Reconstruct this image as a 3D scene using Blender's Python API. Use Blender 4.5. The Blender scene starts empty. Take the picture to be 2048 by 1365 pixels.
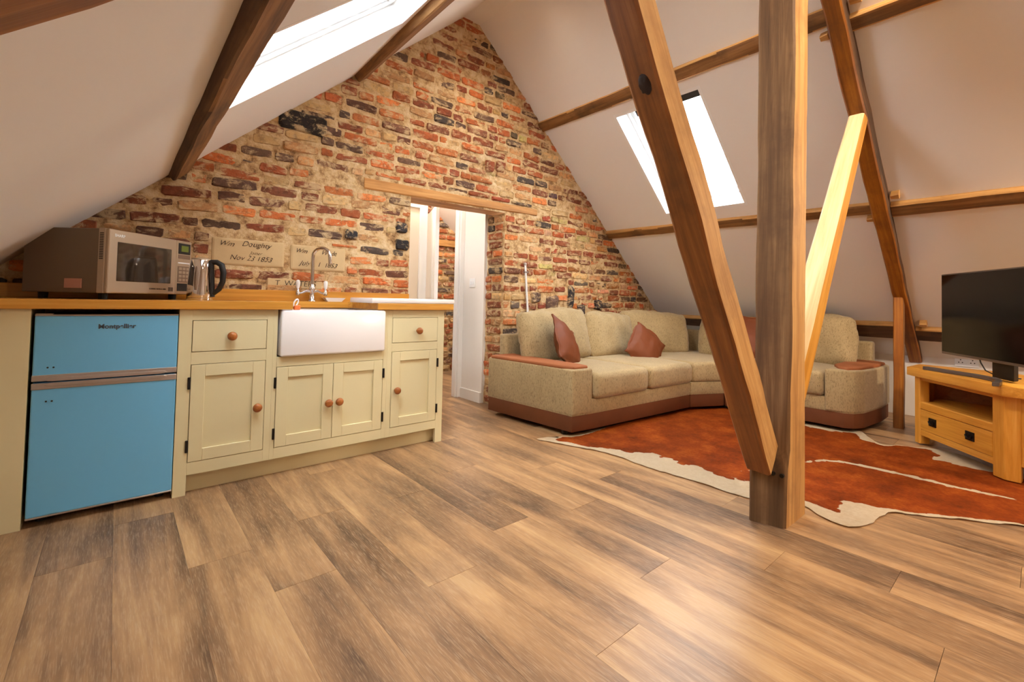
import bpy, bmesh, math, random
from mathutils import Vector, Matrix, noise
from mathutils.geometry import delaunay_2d_cdt
C = bpy.context.scene.collection
R = random.Random(7)
PI = math.pi

# ------------------------------------------------------------------ camera, sky, lights, exposure
sc = bpy.context.scene
sc.view_settings.view_transform = 'Standard'
sc.view_settings.look = 'None'
sc.view_settings.gamma = 1.0
sc.view_settings.use_curve_mapping = False
sc.view_settings.exposure = 1.3
cam_d = bpy.data.cameras.new('camera')
cam = bpy.data.objects.new('camera', cam_d)
C.objects.link(cam)
sc.camera = cam
cam_d.sensor_width = 36.0
cam_d.lens = 918.47 / 2048 * 36
cam_d.shift_x = 0.0
cam_d.shift_y = -(682.5 - 574.21) / 2048
cam_d.clip_start = 0.02
yaw, pit, rol = math.radians(40.7037), math.radians(1.62939), math.radians(1.27799)
f0 = Vector((math.cos(pit) * math.sin(yaw), math.cos(pit) * math.cos(yaw), math.sin(pit)))
r0 = Vector((math.cos(yaw), -math.sin(yaw), 0))
u0 = r0.cross(f0)
rr = r0 * math.cos(rol) + u0 * math.sin(rol)
uu = -r0 * math.sin(rol) + u0 * math.cos(rol)
cam.matrix_world = Matrix(((rr.x, uu.x, -f0.x, 0), (rr.y, uu.y, -f0.y, 0), (rr.z, uu.z, -f0.z, 0.95), (0, 0, 0, 1)))

world = bpy.data.worlds.new('overcast_sky')
sc.world = world
world.use_nodes = True
bg = world.node_tree.nodes['Background']
bg.inputs['Color'].default_value = (0.90, 0.95, 1.0, 1)
bg.inputs['Strength'].default_value = 8.5


def lamp(name, kind, loc, energy, color, size=0.1, target=None, spot=None, blend=0.6):
    d = bpy.data.lights.new(name, kind)
    d.energy = energy
    d.color = color
    if kind == 'AREA':
        d.shape = 'DISK'
        d.size = size
    else:
        d.shadow_soft_size = size
    if kind == 'SPOT':
        d.spot_size = math.radians(spot or 120)
        d.spot_blend = blend
    o = bpy.data.objects.new(name, d)
    C.objects.link(o)
    o.location = loc
    t = Vector(target) if target else Vector(loc) - Vector((0, 0, 1))
    o.rotation_euler = (t - Vector(loc)).to_track_quat('-Z', 'Y').to_euler()
    return o


WARM = (1.0, 0.825, 0.63)
# recessed warm spotlights along the ridge, one over each end of the room and one over the middle
for lx, ly, le, tx_ in ((2.18, 2.42, 24, 2.18), (2.18, 1.25, 32, 2.3), (2.18, 0.1, 50, 3.4), (2.18, -1.0, 46, 4.0)):
    lamp('warm_spot', 'SPOT', (lx, ly, 3.235), le, WARM, 0.06, (tx_, max(ly, 0.4), 0), 135, 1.0)
# two fill spots added behind the camera to even out the room light
lamp('warm_spot', 'SPOT', (3.9, -0.9, 1.75), 42, WARM, 0.06, (3.2, 0.5, 0.2), 150, 0.8)
lamp('warm_spot', 'SPOT', (1.2, -0.9, 2.3), 16, WARM, 0.06, (1.9, 1.4, 0.4), 130, 0.9)
lamp('hall_light', 'AREA', (1.80, 3.42, 2.30), 5.5, (1.0, 0.93, 0.84), 0.14)
lamp('hall_light', 'AREA', (2.55, 4.5, 2.40), 17, (1.0, 0.93, 0.84), 0.4)



# ------------------------------------------------------------------ colours and materials
def lin(r, g, b):
    f = lambda v: (v / 255) / 12.92 if v / 255 <= 0.04045 else ((v / 255 + 0.055) / 1.055) ** 2.4
    return (f(r), f(g), f(b), 1.0)


class NT:
    def __init__(self, name):
        self.m = bpy.data.materials.new(name)
        self.m.use_nodes = True
        self.t = self.m.node_tree
        self.b = self.t.nodes['Principled BSDF']
        self.out = self.t.nodes['Material Output']

    def n(self, typ, **kw):
        nd = self.t.nodes.new(typ)
        for k, v in kw.items():
            if k in nd.inputs:
                s = nd.inputs[k]
                if isinstance(v, bpy.types.NodeSocket):
                    self.t.links.new(v, s)
                else:
                    s.default_value = v
            else:
                setattr(nd, k, v)
        return nd

    def link(self, a, b):
        self.t.links.new(a, b)

    def ramp(self, fac, stops):
        nd = self.t.nodes.new('ShaderNodeValToRGB')
        el = nd.color_ramp.elements
        while len(el) < len(stops):
            el.new(0.5)
        for e, (p, c) in zip(el, stops):
            e.position = p
            e.color = c
        self.link(fac, nd.inputs['Fac'])
        return nd.outputs['Color']

    def math(self, op, a, b=None, c=None):
        nd = self.t.nodes.new('ShaderNodeMath')
        nd.operation = op
        for i, v in enumerate((a, b, c)):
            if v is None:
                continue
            if isinstance(v, bpy.types.NodeSocket):
                self.link(v, nd.inputs[i])
            else:
                nd.inputs[i].default_value = v
        return nd.outputs[0]

    def mix(self, fac, a, b, mode='MIX'):
        nd = self.t.nodes.new('ShaderNodeMix')
        nd.data_type = 'RGBA'
        nd.blend_type = mode
        for s, v in ((nd.inputs[0], fac), (nd.inputs[6], a), (nd.inputs[7], b)):
            if isinstance(v, bpy.types.NodeSocket):
                self.link(v, s)
            else:
                s.default_value = v
        return nd.outputs[2]

    def noise(self, vec, scale, detail=4, rough=0.55, dist=0.0):
        nd = self.n('ShaderNodeTexNoise')
        nd.inputs['Scale'].default_value = scale
        nd.inputs['Detail'].default_value = detail
        nd.inputs['Roughness'].default_value = rough
        nd.inputs['Distortion'].default_value = dist
        if vec is not None:
            self.link(vec, nd.inputs['Vector'])
        return nd.outputs['Fac']

    def bump(self, h, strength=0.3, dist=0.01):
        nd = self.n('ShaderNodeBump')
        nd.inputs['Strength'].default_value = strength
        nd.inputs['Distance'].default_value = dist
        self.link(h, nd.inputs['Height'])
        self.link(nd.outputs['Normal'], self.b.inputs['Normal'])

    def setc(self, col, rough=0.5, metal=0.0, spec=0.5):
        if isinstance(col, bpy.types.NodeSocket):
            self.link(col, self.b.inputs['Base Color'])
        else:
            self.b.inputs['Base Color'].default_value = col
        self.b.inputs['Roughness'].default_value = rough
        self.b.inputs['Metallic'].default_value = metal
        self.b.inputs['Specular IOR Level'].default_value = spec
        return self.m

    def coord(self, kind='Object', scale=(1, 1, 1), rnd=0.0):
        if kind == 'World':
            v = self.n('ShaderNodeNewGeometry').outputs['Position']
        else:
            v = self.n('ShaderNodeTexCoord').outputs[kind]
        if rnd:
            oi = self.n('ShaderNodeObjectInfo')
            m = self.math('MULTIPLY', oi.outputs['Random'], rnd)
            cx = self.n('ShaderNodeCombineXYZ', X=m, Y=self.math('MULTIPLY', m, 1.7), Z=self.math('MULTIPLY', m, 0.6))
            ad = self.n('ShaderNodeVectorMath', operation='ADD')
            self.link(v, ad.inputs[0])
            self.link(cx.outputs[0], ad.inputs[1])
            v = ad.outputs[0]
        mp = self.n('ShaderNodeMapping')
        mp.inputs['Scale'].default_value = scale
        self.link(v, mp.inputs['Vector'])
        return mp.outputs['Vector']


def plain(name, col, rough=0.5, metal=0.0, bump=0.0, bscale=60, var=0.0, spec=0.5):
    k = NT(name)
    v = k.coord('Object')
    if var:
        nz = k.noise(v, 6, 3)
        c = k.mix(k.math('MULTIPLY', nz, var), col, tuple(x * 0.55 for x in col[:3]) + (1,))
    else:
        c = col
    k.setc(c, rough, metal, spec)
    if bump:
        k.bump(k.noise(v, bscale, 4), bump, 0.004)
    return k.m


def wood(name, dark, mid, light, axis='X', scale=1.0, rough=0.6, bump=0.3, rnd=30.0, stain=0.0, staincol=(0.02, 0.012, 0.008, 1), kind='Object', streak=16):
    k = NT(name)
    s = [streak * scale] * 3
    s['XYZ'.index(axis)] = 1.1 * scale
    v = k.coord(kind, s, rnd)
    n1 = k.noise(v, 1.2, 6, 0.62, 0.6)
    s2 = [70 * scale] * 3
    s2['XYZ'.index(axis)] = 2.5 * scale
    v2 = k.coord(kind, s2, rnd)
    n2 = k.noise(v2, 1.5, 3, 0.6)
    f = k.math('ADD', k.math('MULTIPLY', n1, 0.75), k.math('MULTIPLY', n2, 0.25))
    col = k.ramp(f, [(0.33, dark), (0.5, mid), (0.66, light)])
    if stain:
        v3 = k.coord(kind, (1.6, 1.6, 1.6), rnd)
        n3 = k.noise(v3, 2.2, 5, 0.65)
        st = k.ramp(n3, [(0.50, (0, 0, 0, 1)), (0.68, (stain, stain, stain, 1))])
        col = k.mix(st, col, staincol)
    k.setc(col, rough)
    k.bump(f, bump, 0.006)
    return k.m


M = {}
M['white_wall'] = plain('white_paint', lin(238, 233, 228), 0.85, bump=0.05, bscale=25)
M['white_gloss'] = plain('white_gloss_paint', lin(240, 238, 236), 0.35)
M['cream_wall'] = plain('cream_paint', lin(238, 226, 208), 0.8)
M['upvc'] = plain('white_window_frame', lin(238, 240, 242), 0.35)
M['ceramic'] = plain('white_ceramic', lin(240, 235, 234), 0.18)
M['sage'] = plain('pale_green_cream_paint', lin(222, 210, 168), 0.42, bump=0.04, bscale=30)
M['dark'] = plain('near_black', lin(20, 18, 17), 0.5)
M['knot'] = plain('dark_knot', lin(44, 26, 16), 0.7, bump=0.6, bscale=40)
M['rubber'] = plain('black_rubber', lin(16, 16, 16), 0.6)
M['blue'] = plain('sky_blue_enamel', lin(112, 184, 228), 0.28)
M['silver'] = plain('brushed_silver', lin(190, 180, 174), 0.35, 0.75)
M['chrome'] = plain('polished_chrome', lin(225, 222, 220), 0.08, 1.0)
M['steel'] = plain('brushed_steel', lin(188, 168, 144), 0.38, 0.6)
M['mw_body'] = plain('dark_brown_metal', lin(122, 104, 86), 0.42, 0.25)
M['iron'] = plain('black_iron', lin(28, 24, 22), 0.45, 0.4)
M['knobwood'] = wood('turned_oak', lin(120, 66, 26), lin(160, 92, 40), lin(188, 118, 58), 'Y', 1.5, 0.35, 0.1)
M['oak'] = wood('honey_oak', lin(198, 134, 44), lin(222, 158, 62), lin(236, 178, 86), 'X', 1.3, 0.38, 0.08)
M['oakz'] = wood('honey_oak_upright', lin(198, 134, 44), lin(222, 158, 62), lin(236, 178, 86), 'Z', 1.3, 0.38, 0.08)
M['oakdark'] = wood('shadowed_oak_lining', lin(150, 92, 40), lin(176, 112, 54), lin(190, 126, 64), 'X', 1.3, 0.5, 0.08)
M['worktop'] = wood('oiled_worktop_oak', lin(184, 122, 42), lin(204, 142, 54), lin(224, 166, 78), 'X', 1.0, 0.3, 0.06)
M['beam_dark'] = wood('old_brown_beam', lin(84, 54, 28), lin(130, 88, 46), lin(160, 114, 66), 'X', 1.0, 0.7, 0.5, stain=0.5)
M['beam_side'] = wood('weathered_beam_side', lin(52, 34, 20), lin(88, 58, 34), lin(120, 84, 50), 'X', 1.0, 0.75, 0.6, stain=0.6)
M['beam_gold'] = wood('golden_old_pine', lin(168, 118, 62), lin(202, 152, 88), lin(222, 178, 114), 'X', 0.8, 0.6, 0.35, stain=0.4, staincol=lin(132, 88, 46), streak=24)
M['beam_grey'] = wood('grey_weathered_shaded_pine', lin(76, 52, 30), lin(116, 85, 54), lin(152, 118, 80), 'X', 0.7, 0.75, 0.55, stain=0.6, staincol=lin(92, 64, 42), streak=34)
M['beam_red'] = wood('red_brown_pine', lin(100, 56, 20), lin(138, 82, 33), lin(166, 106, 50), 'X', 0.8, 0.5, 0.3, stain=0.55, staincol=lin(84, 48, 22), streak=26)
M['beam_orange'] = wood('orange_stained_pine', lin(112, 60, 8), lin(154, 90, 16), lin(184, 120, 34), 'X', 0.8, 0.5, 0.3, stain=0.5, staincol=lin(88, 46, 16), streak=24)
M['beam_pale'] = wood('pale_sawn_pine', lin(214, 182, 128), lin(232, 204, 154), lin(244, 222, 180), 'X', 1.0, 0.6, 0.2)
M['lintel'] = wood('lintel_oak', lin(154, 102, 50), lin(194, 138, 76), lin(214, 164, 100), 'X', 1.0, 0.65, 0.35, stain=0.2, staincol=lin(110, 72, 40))
M['suede'] = plain('brown_suede', lin(116, 62, 26), 0.8, bump=0.3, bscale=14, var=0.9)
M['suede_top'] = plain('tan_suede', lin(166, 98, 56), 0.75, bump=0.2, bscale=14, var=0.6)
M['satin'] = plain('brown_satin', lin(124, 66, 36), 0.55, bump=0.5, bscale=9, var=0.4, spec=0.3)
M['tvblack'] = plain('gloss_black_screen', lin(13, 12, 12), 0.12, spec=0.35)
M['tvframe'] = plain('grey_tv_frame', lin(120, 112, 104), 0.35, 0.6)
M['tvfoot'] = plain('dark_grey_foot', lin(104, 96, 92), 0.4, 0.4)
M['orange'] = plain('orange_plastic', lin(240, 130, 70), 0.5)
M['plasterboard'] = plain('tablet_render', lin(214, 184, 138), 0.9, bump=0.35, bscale=26, var=0.45)
M['ink'] = plain('dark_inscription', lin(52, 38, 28), 0.9)
M['green_lcd'] = plain('green_display', lin(110, 125, 40), 0.3)
M['sticker'] = plain('pink_label', lin(196, 142, 122), 0.6)
M['keypad'] = plain('grey_keypad', lin(128, 104, 84), 0.5)
M['logo_grey'] = plain('logo_grey', lin(70, 76, 88), 0.4)
M['foot_black'] = plain('black_plastic', lin(24, 22, 22), 0.5)

# clear window glass
k = NT('window_glass')
tr = k.n('ShaderNodeBsdfTransparent')
tr.inputs['Color'].default_value = (0.96, 0.98, 0.98, 1)
gl = k.n('ShaderNodeBsdfGlossy')
gl.inputs['Roughness'].default_value = 0.02
fr = k.n('ShaderNodeLayerWeight')
refl = k.math('ADD', k.math('MULTIPLY', k.math('POWER', fr.outputs['Facing'], 4.0), 0.5), 0.03)
mx = k.n('ShaderNodeMixShader')
k.link(refl, mx.inputs[0])
k.link(tr.outputs[0], mx.inputs[1])
k.link(gl.outputs[0], mx.inputs[2])
k.link(mx.outputs[0], k.out.inputs['Surface'])
M['glass'] = k.m
# dark oven glass
M['ovenglass'] = plain('dark_oven_glass', lin(52, 44, 38), 0.06, spec=0.9)

# mottled chenille
k = NT('olive_chenille')
v = k.coord('Object', (26, 26, 11))
n1 = k.noise(v, 5.0, 5, 0.75)
v2 = k.coord('Object', (1, 1, 0.7))
n2 = k.noise(v2, 9, 5, 0.6)
base = k.mix(n2, lin(186, 163, 121), lin(156, 135, 95))
fl = k.ramp(n1, [(0.38, (1, 1, 1, 1)), (0.48, (0, 0, 0, 1))])
c = k.mix(k.math('MULTIPLY', fl, 0.60), base, lin(92, 76, 48))
hi = k.ramp(n1, [(0.58, (0, 0, 0, 1)), (0.72, (0.45, 0.45, 0.45, 1))])
c = k.mix(hi, c, lin(206, 188, 150))
k.setc(c, 0.9)
k.b.inputs['Sheen Weight'].default_value = 0.25
k.bump(n1, 0.25, 0.004)
M['chenille'] = k.m

# bricks: colour comes with each brick (object colour), smeared with lime mortar
MORTAR = lin(226, 202, 162)
def brick_mat(name, attr):
    k = NT(name)
    if attr:
        col = k.n('ShaderNodeAttribute', attribute_name='tint').outputs['Color']
    else:
        col = k.n('ShaderNodeObjectInfo').outputs['Color']
    p = k.coord('World')
    n1 = k.noise(p, 26, 6, 0.7)
    c = k.mix(k.ramp(n1, [(0.38, (0.75, 0.75, 0.75, 1)), (0.52, (0, 0, 0, 1))]), col, k.mix(0.55, col, lin(58, 42, 36)))
    c = k.mix(k.ramp(n1, [(0.55, (0, 0, 0, 1)), (0.75, (0.5, 0.5, 0.5, 1))]), c, k.mix(0.5, col, lin(206, 150, 110)))
    n2 = k.noise(k.coord('World', (1, 1, 1.8)), 11, 7, 0.72, 0.5)
    smear = k.ramp(n2, [(0.505, (0, 0, 0, 1)), (0.60, (1, 1, 1, 1))])
    n3 = k.noise(p, 60, 3)
    c = k.mix(k.math('MULTIPLY', smear, 0.78), c, k.mix(n3, lin(196, 164, 118), lin(226, 200, 158)))
    k.setc(c, 0.88)
    k.bump(k.math('ADD', n1, k.math('MULTIPLY', n2, 0.8)), 0.8, 0.009)
    return k.m
M['brick'] = brick_mat('old_handmade_brick', False)
M['brickfill'] = brick_mat('old_handmade_brick_far', True)
k = NT('lime_mortar')
p = k.coord('World')
n1 = k.noise(p, 14, 8, 0.7)
n2 = k.noise(p, 3.0, 3)
c = k.ramp(n1, [(0.34, lin(96, 66, 44)), (0.42, lin(176, 138, 96)), (0.5, lin(212, 180, 134)), (0.6, MORTAR), (0.75, lin(236, 218, 184))])
c = k.mix(k.math('MULTIPLY', n2, 0.30), c, lin(208, 166, 106))
k.setc(c, 0.95)
k.bump(k.math('ADD', n1, k.math('MULTIPLY', k.noise(p, 45, 5), 0.4)), 0.9, 0.02)
M['mortar'] = k.m

# vinyl oak planks
k = NT('weathered_oak_plank')
oi = k.n('ShaderNodeObjectInfo')
v = k.coord('World', (6.0, 0.5, 1), 60)
n1 = k.noise(v, 1.5, 5, 0.6, 1.0)
v2 = k.coord('World', (60, 2.0, 1), 60)
n2 = k.noise(v2, 1.4, 5, 0.65, 0.4)
v3 = k.coord('World', (230, 15.0, 1), 60)
n3 = k.noise(v3, 1.5, 2)
v4 = k.coord('World', (3.0, 1.1, 1), 60)
n4 = k.noise(v4, 1.6, 4, 0.55, 0.3)
f = k.math('ADD', k.math('ADD', k.math('MULTIPLY', n1, 0.50), k.math('MULTIPLY', n2, 0.13)), k.math('MULTIPLY', n4, 0.37))
f = k.math('ADD', f, k.math('MULTIPLY', k.math('SUBTRACT', oi.outputs['Random'], 0.5), 0.10))
col = k.ramp(f, [(0.37, lin(96, 72, 52)), (0.455, lin(136, 104, 74)), (0.53, lin(166, 129, 91)), (0.63, lin(196, 159, 114))])
col = k.mix(k.ramp(n3, [(0.50, (0, 0, 0, 1)), (0.66, (0.26, 0.26, 0.26, 1))]), col, lin(210, 184, 152))
k.setc(col, 0.38)
k.bump(k.math('ADD', n2, k.math('MULTIPLY', n3, 0.5)), 0.10, 0.003)
M['plank'] = k.m

# cowhide: the hide's own patches are stored per vertex
k = NT('cowhide')
a = k.n('ShaderNodeAttribute', attribute_name='white').outputs['Fac']
p = k.coord('World')
n1 = k.noise(k.coord('World', (1, 1, 1)), 5, 5, 0.6)
n2 = k.noise(p, 55, 4, 0.6)
br = k.ramp(k.math('ADD', k.math('MULTIPLY', n1, 0.7), k.math('MULTIPLY', n2, 0.3)), [(0.32, lin(124, 52, 10)), (0.5, lin(168, 74, 15)), (0.68, lin(204, 108, 34))])
wt = k.mix(n2, lin(238, 226, 204), lin(216, 196, 164))
fa = k.math('ADD', a, k.math('MULTIPLY', k.math('SUBTRACT', n2, 0.5), 0.5))
c = k.mix(k.ramp(fa, [(0.44, (0, 0, 0, 1)), (0.56, (1, 1, 1, 1))]), br, wt)
k.setc(c, 0.72, 0.0, 0.25)
k.bump(k.noise(k.coord('World', (90, 30, 1)), 2, 3), 0.25, 0.004)
M['hide'] = k.m


# ------------------------------------------------------------------ mesh helpers
W = {}


def nb():
    return bmesh.new()


def box(bm, x0, x1, y0, y1, z0, z1, bev=0.0, seg=1):
    r = bmesh.ops.create_cube(bm, size=1.0, matrix=Matrix.LocRotScale(Vector(((x0 + x1) / 2, (y0 + y1) / 2, (z0 + z1) / 2)), None, Vector((abs(x1 - x0), abs(y1 - y0), abs(z1 - z0)))))
    if bev:
        es = {e for v in r['verts'] for e in v.link_edges}
        bmesh.ops.bevel(bm, geom=list(es), offset=bev, segments=seg, profile=0.5, affect='EDGES')
    return bm


def prism(bm, pts, z0, z1, bev=0.0, seg=2):
    lo = [bm.verts.new((x, y, z0)) for x, y in pts]
    hi = [bm.verts.new((x, y, z1)) for x, y in pts]
    n = len(pts)
    fs = [bm.faces.new(hi), bm.faces.new(lo[::-1])]
    for i in range(n):
        fs.append(bm.faces.new((lo[i], lo[(i + 1) % n], hi[(i + 1) % n], hi[i])))
    bmesh.ops.recalc_face_normals(bm, faces=fs)
    if bev:
        es = {e for f in fs for e in f.edges}
        bmesh.ops.bevel(bm, geom=list(es), offset=bev, segments=seg, profile=0.5, affect='EDGES')
    return bm


def lathe(bm, prof, c=(0, 0, 0), seg=24, axis='Z'):
    rings = []
    for r, h in prof:
        ring = []
        for i in range(seg):
            a = 2 * PI * i / seg
            p = (r * math.cos(a), r * math.sin(a), h)
            if axis == 'Y':
                p = (p[0], p[2], p[1])
            elif axis == 'X':
                p = (p[2], p[0], p[1])
            ring.append(bm.verts.new((c[0] + p[0], c[1] + p[1], c[2] + p[2])))
        rings.append(ring)
    fs = []
    for a, b in zip(rings, rings[1:]):
        for i in range(seg):
            fs.append(bm.faces.new((a[i], a[(i + 1) % seg], b[(i + 1) % seg], b[i])))
    fs.append(bm.faces.new(rings[0][::-1]))
    fs.append(bm.faces.new(rings[-1]))
    bmesh.ops.recalc_face_normals(bm, faces=fs)
    return bm


def tube(bm, pts, r, seg=12):
    pts = [Vector(p) for p in pts]
    rad = r if isinstance(r, (list, tuple)) else [r] * len(pts)
    rings = []
    up = None
    for i, p in enumerate(pts):
        t = (pts[min(i + 1, len(pts) - 1)] - pts[max(i - 1, 0)]).normalized()
        if up is None:
            up = Vector((0, 0, 1)) if abs(t.z) < 0.9 else Vector((1, 0, 0))
        s = t.cross(up).normalized()
        up = s.cross(t).normalized()
        rings.append([bm.verts.new(p + (s * math.cos(2 * PI * j / seg) + up * math.sin(2 * PI * j / seg)) * rad[i]) for j in range(seg)])
    fs = []
    for a, b in zip(rings, rings[1:]):
        for j in range(seg):
            fs.append(bm.faces.new((a[j], a[(j + 1) % seg], b[(j + 1) % seg], b[j])))
    fs.append(bm.faces.new(rings[0][::-1]))
    fs.append(bm.faces.new(rings[-1]))
    bmesh.ops.recalc_face_normals(bm, faces=fs)
    return bm


def mesh_from(bm, name, mats, smooth=False):
    me = bpy.data.meshes.new(name)
    bm.to_mesh(me)
    bm.free()
    for m in (mats if isinstance(mats, (list, tuple)) else [mats]):
        me.materials.append(m)
    if smooth:
        for p in me.polygons:
            p.use_smooth = True
    return me


def auto_smooth(me, deg=35):
    me.polygons.foreach_set('use_smooth', [True] * len(me.polygons))
    try:
        me.set_sharp_from_angle(angle=math.radians(deg))
    except Exception:
        pass


def tag(o, label, cat, group=None):
    o['label'] = label
    o['category'] = cat
    if group:
        o['group'] = group
    return o


def thing(name, label, cat, loc=(0, 0, 0), rotz=0.0, group=None):
    o = bpy.data.objects.new(name, None)
    o.empty_display_size = 0.05
    C.objects.link(o)
    o.location = loc
    o.rotation_euler = (0, 0, rotz)
    W[o.name] = Matrix.LocRotScale(Vector(loc), Matrix.Rotation(rotz, 3, 'Z'), None)
    return tag(o, label, cat, group)


def part(name, bm, mat, parent=None, world=True, smooth=None, label=None):
    """links bm as one mesh object; with a parent, world meshes are brought into the parent's frame"""
    if parent is not None and world:
        bm.transform(W[parent.name].inverted())
    me = mesh_from(bm, name, mat)
    if smooth:
        auto_smooth(me, smooth)
    o = bpy.data.objects.new(name, me)
    C.objects.link(o)
    if parent is not None:
        o.parent = parent
        W[o.name] = W[parent.name]
    else:
        W[o.name] = Matrix.Identity(4)
    if label:
        o['label'] = label
    return o


def struct(name, bm, mat, parent=None, smooth=None):
    o = part(name, bm, mat, parent, smooth=smooth)
    if parent is None:
        o['kind'] = 'structure'
    return o


def text(name, body, size, parent, mat, M4, shear=0.0, align='CENTER', extrude=0.0006, bold=0.0, space=1.0):
    cu = bpy.data.curves.new(name, 'FONT')
    cu.body = body
    cu.size = size
    cu.align_x = align
    cu.align_y = 'CENTER'
    cu.shear = shear
    cu.extrude = extrude
    cu.offset = bold
    cu.space_character = space
    cu.materials.append(mat)
    o = bpy.data.objects.new(name, cu)
    C.objects.link(o)
    dg = bpy.context.evaluated_depsgraph_get()
    me = bpy.data.meshes.new_from_object(o.evaluated_get(dg))
    bpy.data.objects.remove(o)
    me.name = name
    if shear > 0.3:
        for v in me.vertices:                        # an unsteady hand
            w = noise.noise_vector(Vector((v.co.x / size * 1.7 + len(body), v.co.y / size * 1.7, size * 50))) * size * 0.11
            v.co.x += w.x
            v.co.y += w.y
    o = bpy.data.objects.new(name, me)
    C.objects.link(o)
    o.parent = parent
    o.matrix_local = W[parent.name].inverted() @ M4
    W[o.name] = M4
    return o


def facing(pos, right, up):
    r, u = Vector(right).normalized(), Vector(up).normalized()
    n = r.cross(u)
    return Matrix(((r.x, u.x, n.x, pos[0]), (r.y, u.y, n.y, pos[1]), (r.z, u.z, n.z, pos[2]), (0, 0, 0, 1)))


def beam(name, secs, mats, label, cat='beam', group=None, n=14, rough=0.004, pick=None, parent=None, seed=0):
    """a timber lofted through four-cornered sections (corners in order round the section); local X runs along the grain"""
    bm = nb()
    secs = [[Vector(p) for p in s] for s in secs]
    # resample along the length
    cents = [sum(s, Vector()) / 4 for s in secs]
    d = [0.0]
    for a, b in zip(cents, cents[1:]):
        d.append(d[-1] + (b - a).length)
    rings = []
    for i in range(n + 1):
        t = d[-1] * i / n
        j = max(q for q in range(len(d) - 1) if d[q] <= t + 1e-9)
        f = (t - d[j]) / (d[j + 1] - d[j])
        cs = [secs[j][q].lerp(secs[j + 1][q], f) for q in range(4)]
        c = sum(cs, Vector()) / 4
        ring = []
        for q in range(4):
            a, b = cs[q], cs[(q + 1) % 4]
            e = (b - a)
            L = e.length
            ch = min(0.009, L * 0.12) * (0.6 + 0.9 * noise.noise(Vector((seed * 3.1 + q * 7, t * 5, 0))) ** 2 + 0.3)
            for p in (a + e * (ch / L), a + e * 0.5, b - e * (ch / L)):
                w = noise.noise_vector(Vector((p.x * 4 + seed, p.y * 4, p.z * 4))) * rough + noise.noise_vector(Vector((p.x * 19, p.y * 19 + seed, p.z * 19))) * rough * 0.4
                ring.append(bm.verts.new(p + w))
        rings.append(ring)
    m = 12
    fs = []
    for a, b in zip(rings, rings[1:]):
        for q in range(m):
            fs.append(bm.faces.new((a[q], a[(q + 1) % m], b[(q + 1) % m], b[q])))
    fs.append(bm.faces.new(rings[0][::-1]))
    fs.append(bm.faces.new(rings[-1]))
    bmesh.ops.recalc_face_normals(bm, faces=fs)
    if pick:
        for f in bm.faces:
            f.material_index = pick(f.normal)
    ax = (cents[-1] - cents[0]).normalized()
    s = ax.cross(Vector((0, 0, 1)) if abs(ax.z) < 0.95 else Vector((0, 1, 0))).normalized()
    u = s.cross(ax)
    F = Matrix(((ax.x, s.x, u.x, cents[0].x), (ax.y, s.y, u.y, cents[0].y), (ax.z, s.z, u.z, cents[0].z), (0, 0, 0, 1)))
    bm.transform(F.inverted())
    me = mesh_from(bm, name, mats)
    auto_smooth(me, 30)
    o = bpy.data.objects.new(name, me)
    C.objects.link(o)
    if parent is not None:
        o.parent = parent
        o.matrix_local = W[parent.name].inverted() @ F
    else:
        o.matrix_world = F
        tag(o, label, cat, group)
    W[o.name] = F
    return o


def soft_box(bm, sx, sy, sz, bulge=0.03, n=10, wr=0.004, seed=0, pin=1.0):
    """a stuffed cushion centred on the origin: sx wide, sy thick, sz high"""
    r = bmesh.ops.create_cube(bm, size=2.0)
    bmesh.ops.subdivide_edges(bm, edges=bm.edges[:], cuts=n, use_grid_fill=True)
    for v in bm.verts:
        x, y, z = v.co
        # rounded corners in plan
        ax_, az_ = abs(x), abs(z)
        k_ = 1 - 0.06 * pin * (ax_ ** 6) * (az_ ** 6)
        fx, fz = (1 - x * x), (1 - z * z)
        puff = bulge * (max(fx, 0) ** 0.5) * (max(fz, 0) ** 0.5)
        edge = 1 - 0.45 * max(ax_, az_) ** 8
        px, pz = x * sx / 2 * k_, z * sz / 2 * k_
        py = y * (sy / 2 * edge + puff)
        px += math.copysign(0.5 * bulge * (1 - y * y) * (1 - z * z), x) * (ax_ ** 4)
        pz += math.copysign(0.5 * bulge * (1 - y * y) * (1 - x * x), z) * (az_ ** 4)
        w = noise.noise_vector(Vector((px * 7 + seed * 5, py * 7, pz * 7))) * wr * 2 + noise.noise_vector(Vector((px * 22 + seed * 3, py * 22, pz * 22))) * wr
        v.co = (px + w.x, py + w.y, pz + w.z)
    return bm


def place(bm, loc, rx=0, ry=0, rz=0):
    bm.transform(Matrix.Translation(Vector(loc)) @ Matrix.Rotation(rz, 4, 'Z') @ Matrix.Rotation(ry, 4, 'Y') @ Matrix.Rotation(rx, 4, 'X'))
    return bm


# ------------------------------------------------------------------ the shell
zl = lambda x: 1.420 + 0.888 * x                 # left slope
zr = lambda x: 3.355 - 0.877 * (x - 2.18)        # right slope
NL = Vector((0.664, 0, -0.747))                  # into the room
NR = Vector((-0.659, 0, -0.752))
YF, YB = -1.70, 3.13                             # wall behind the photographer, brick gable
XL, XR = -0.95, 5.40
DX0, DX1, DZ = 1.665, 2.594, 1.72                # doorway in the gable
WIN_L = (0.312, 1.072, 1.445, 2.16)              # skylights: x0, x1, y0, y1 on the slope
WIN_R = (3.145, 3.945, 1.637, 2.354)


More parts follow.
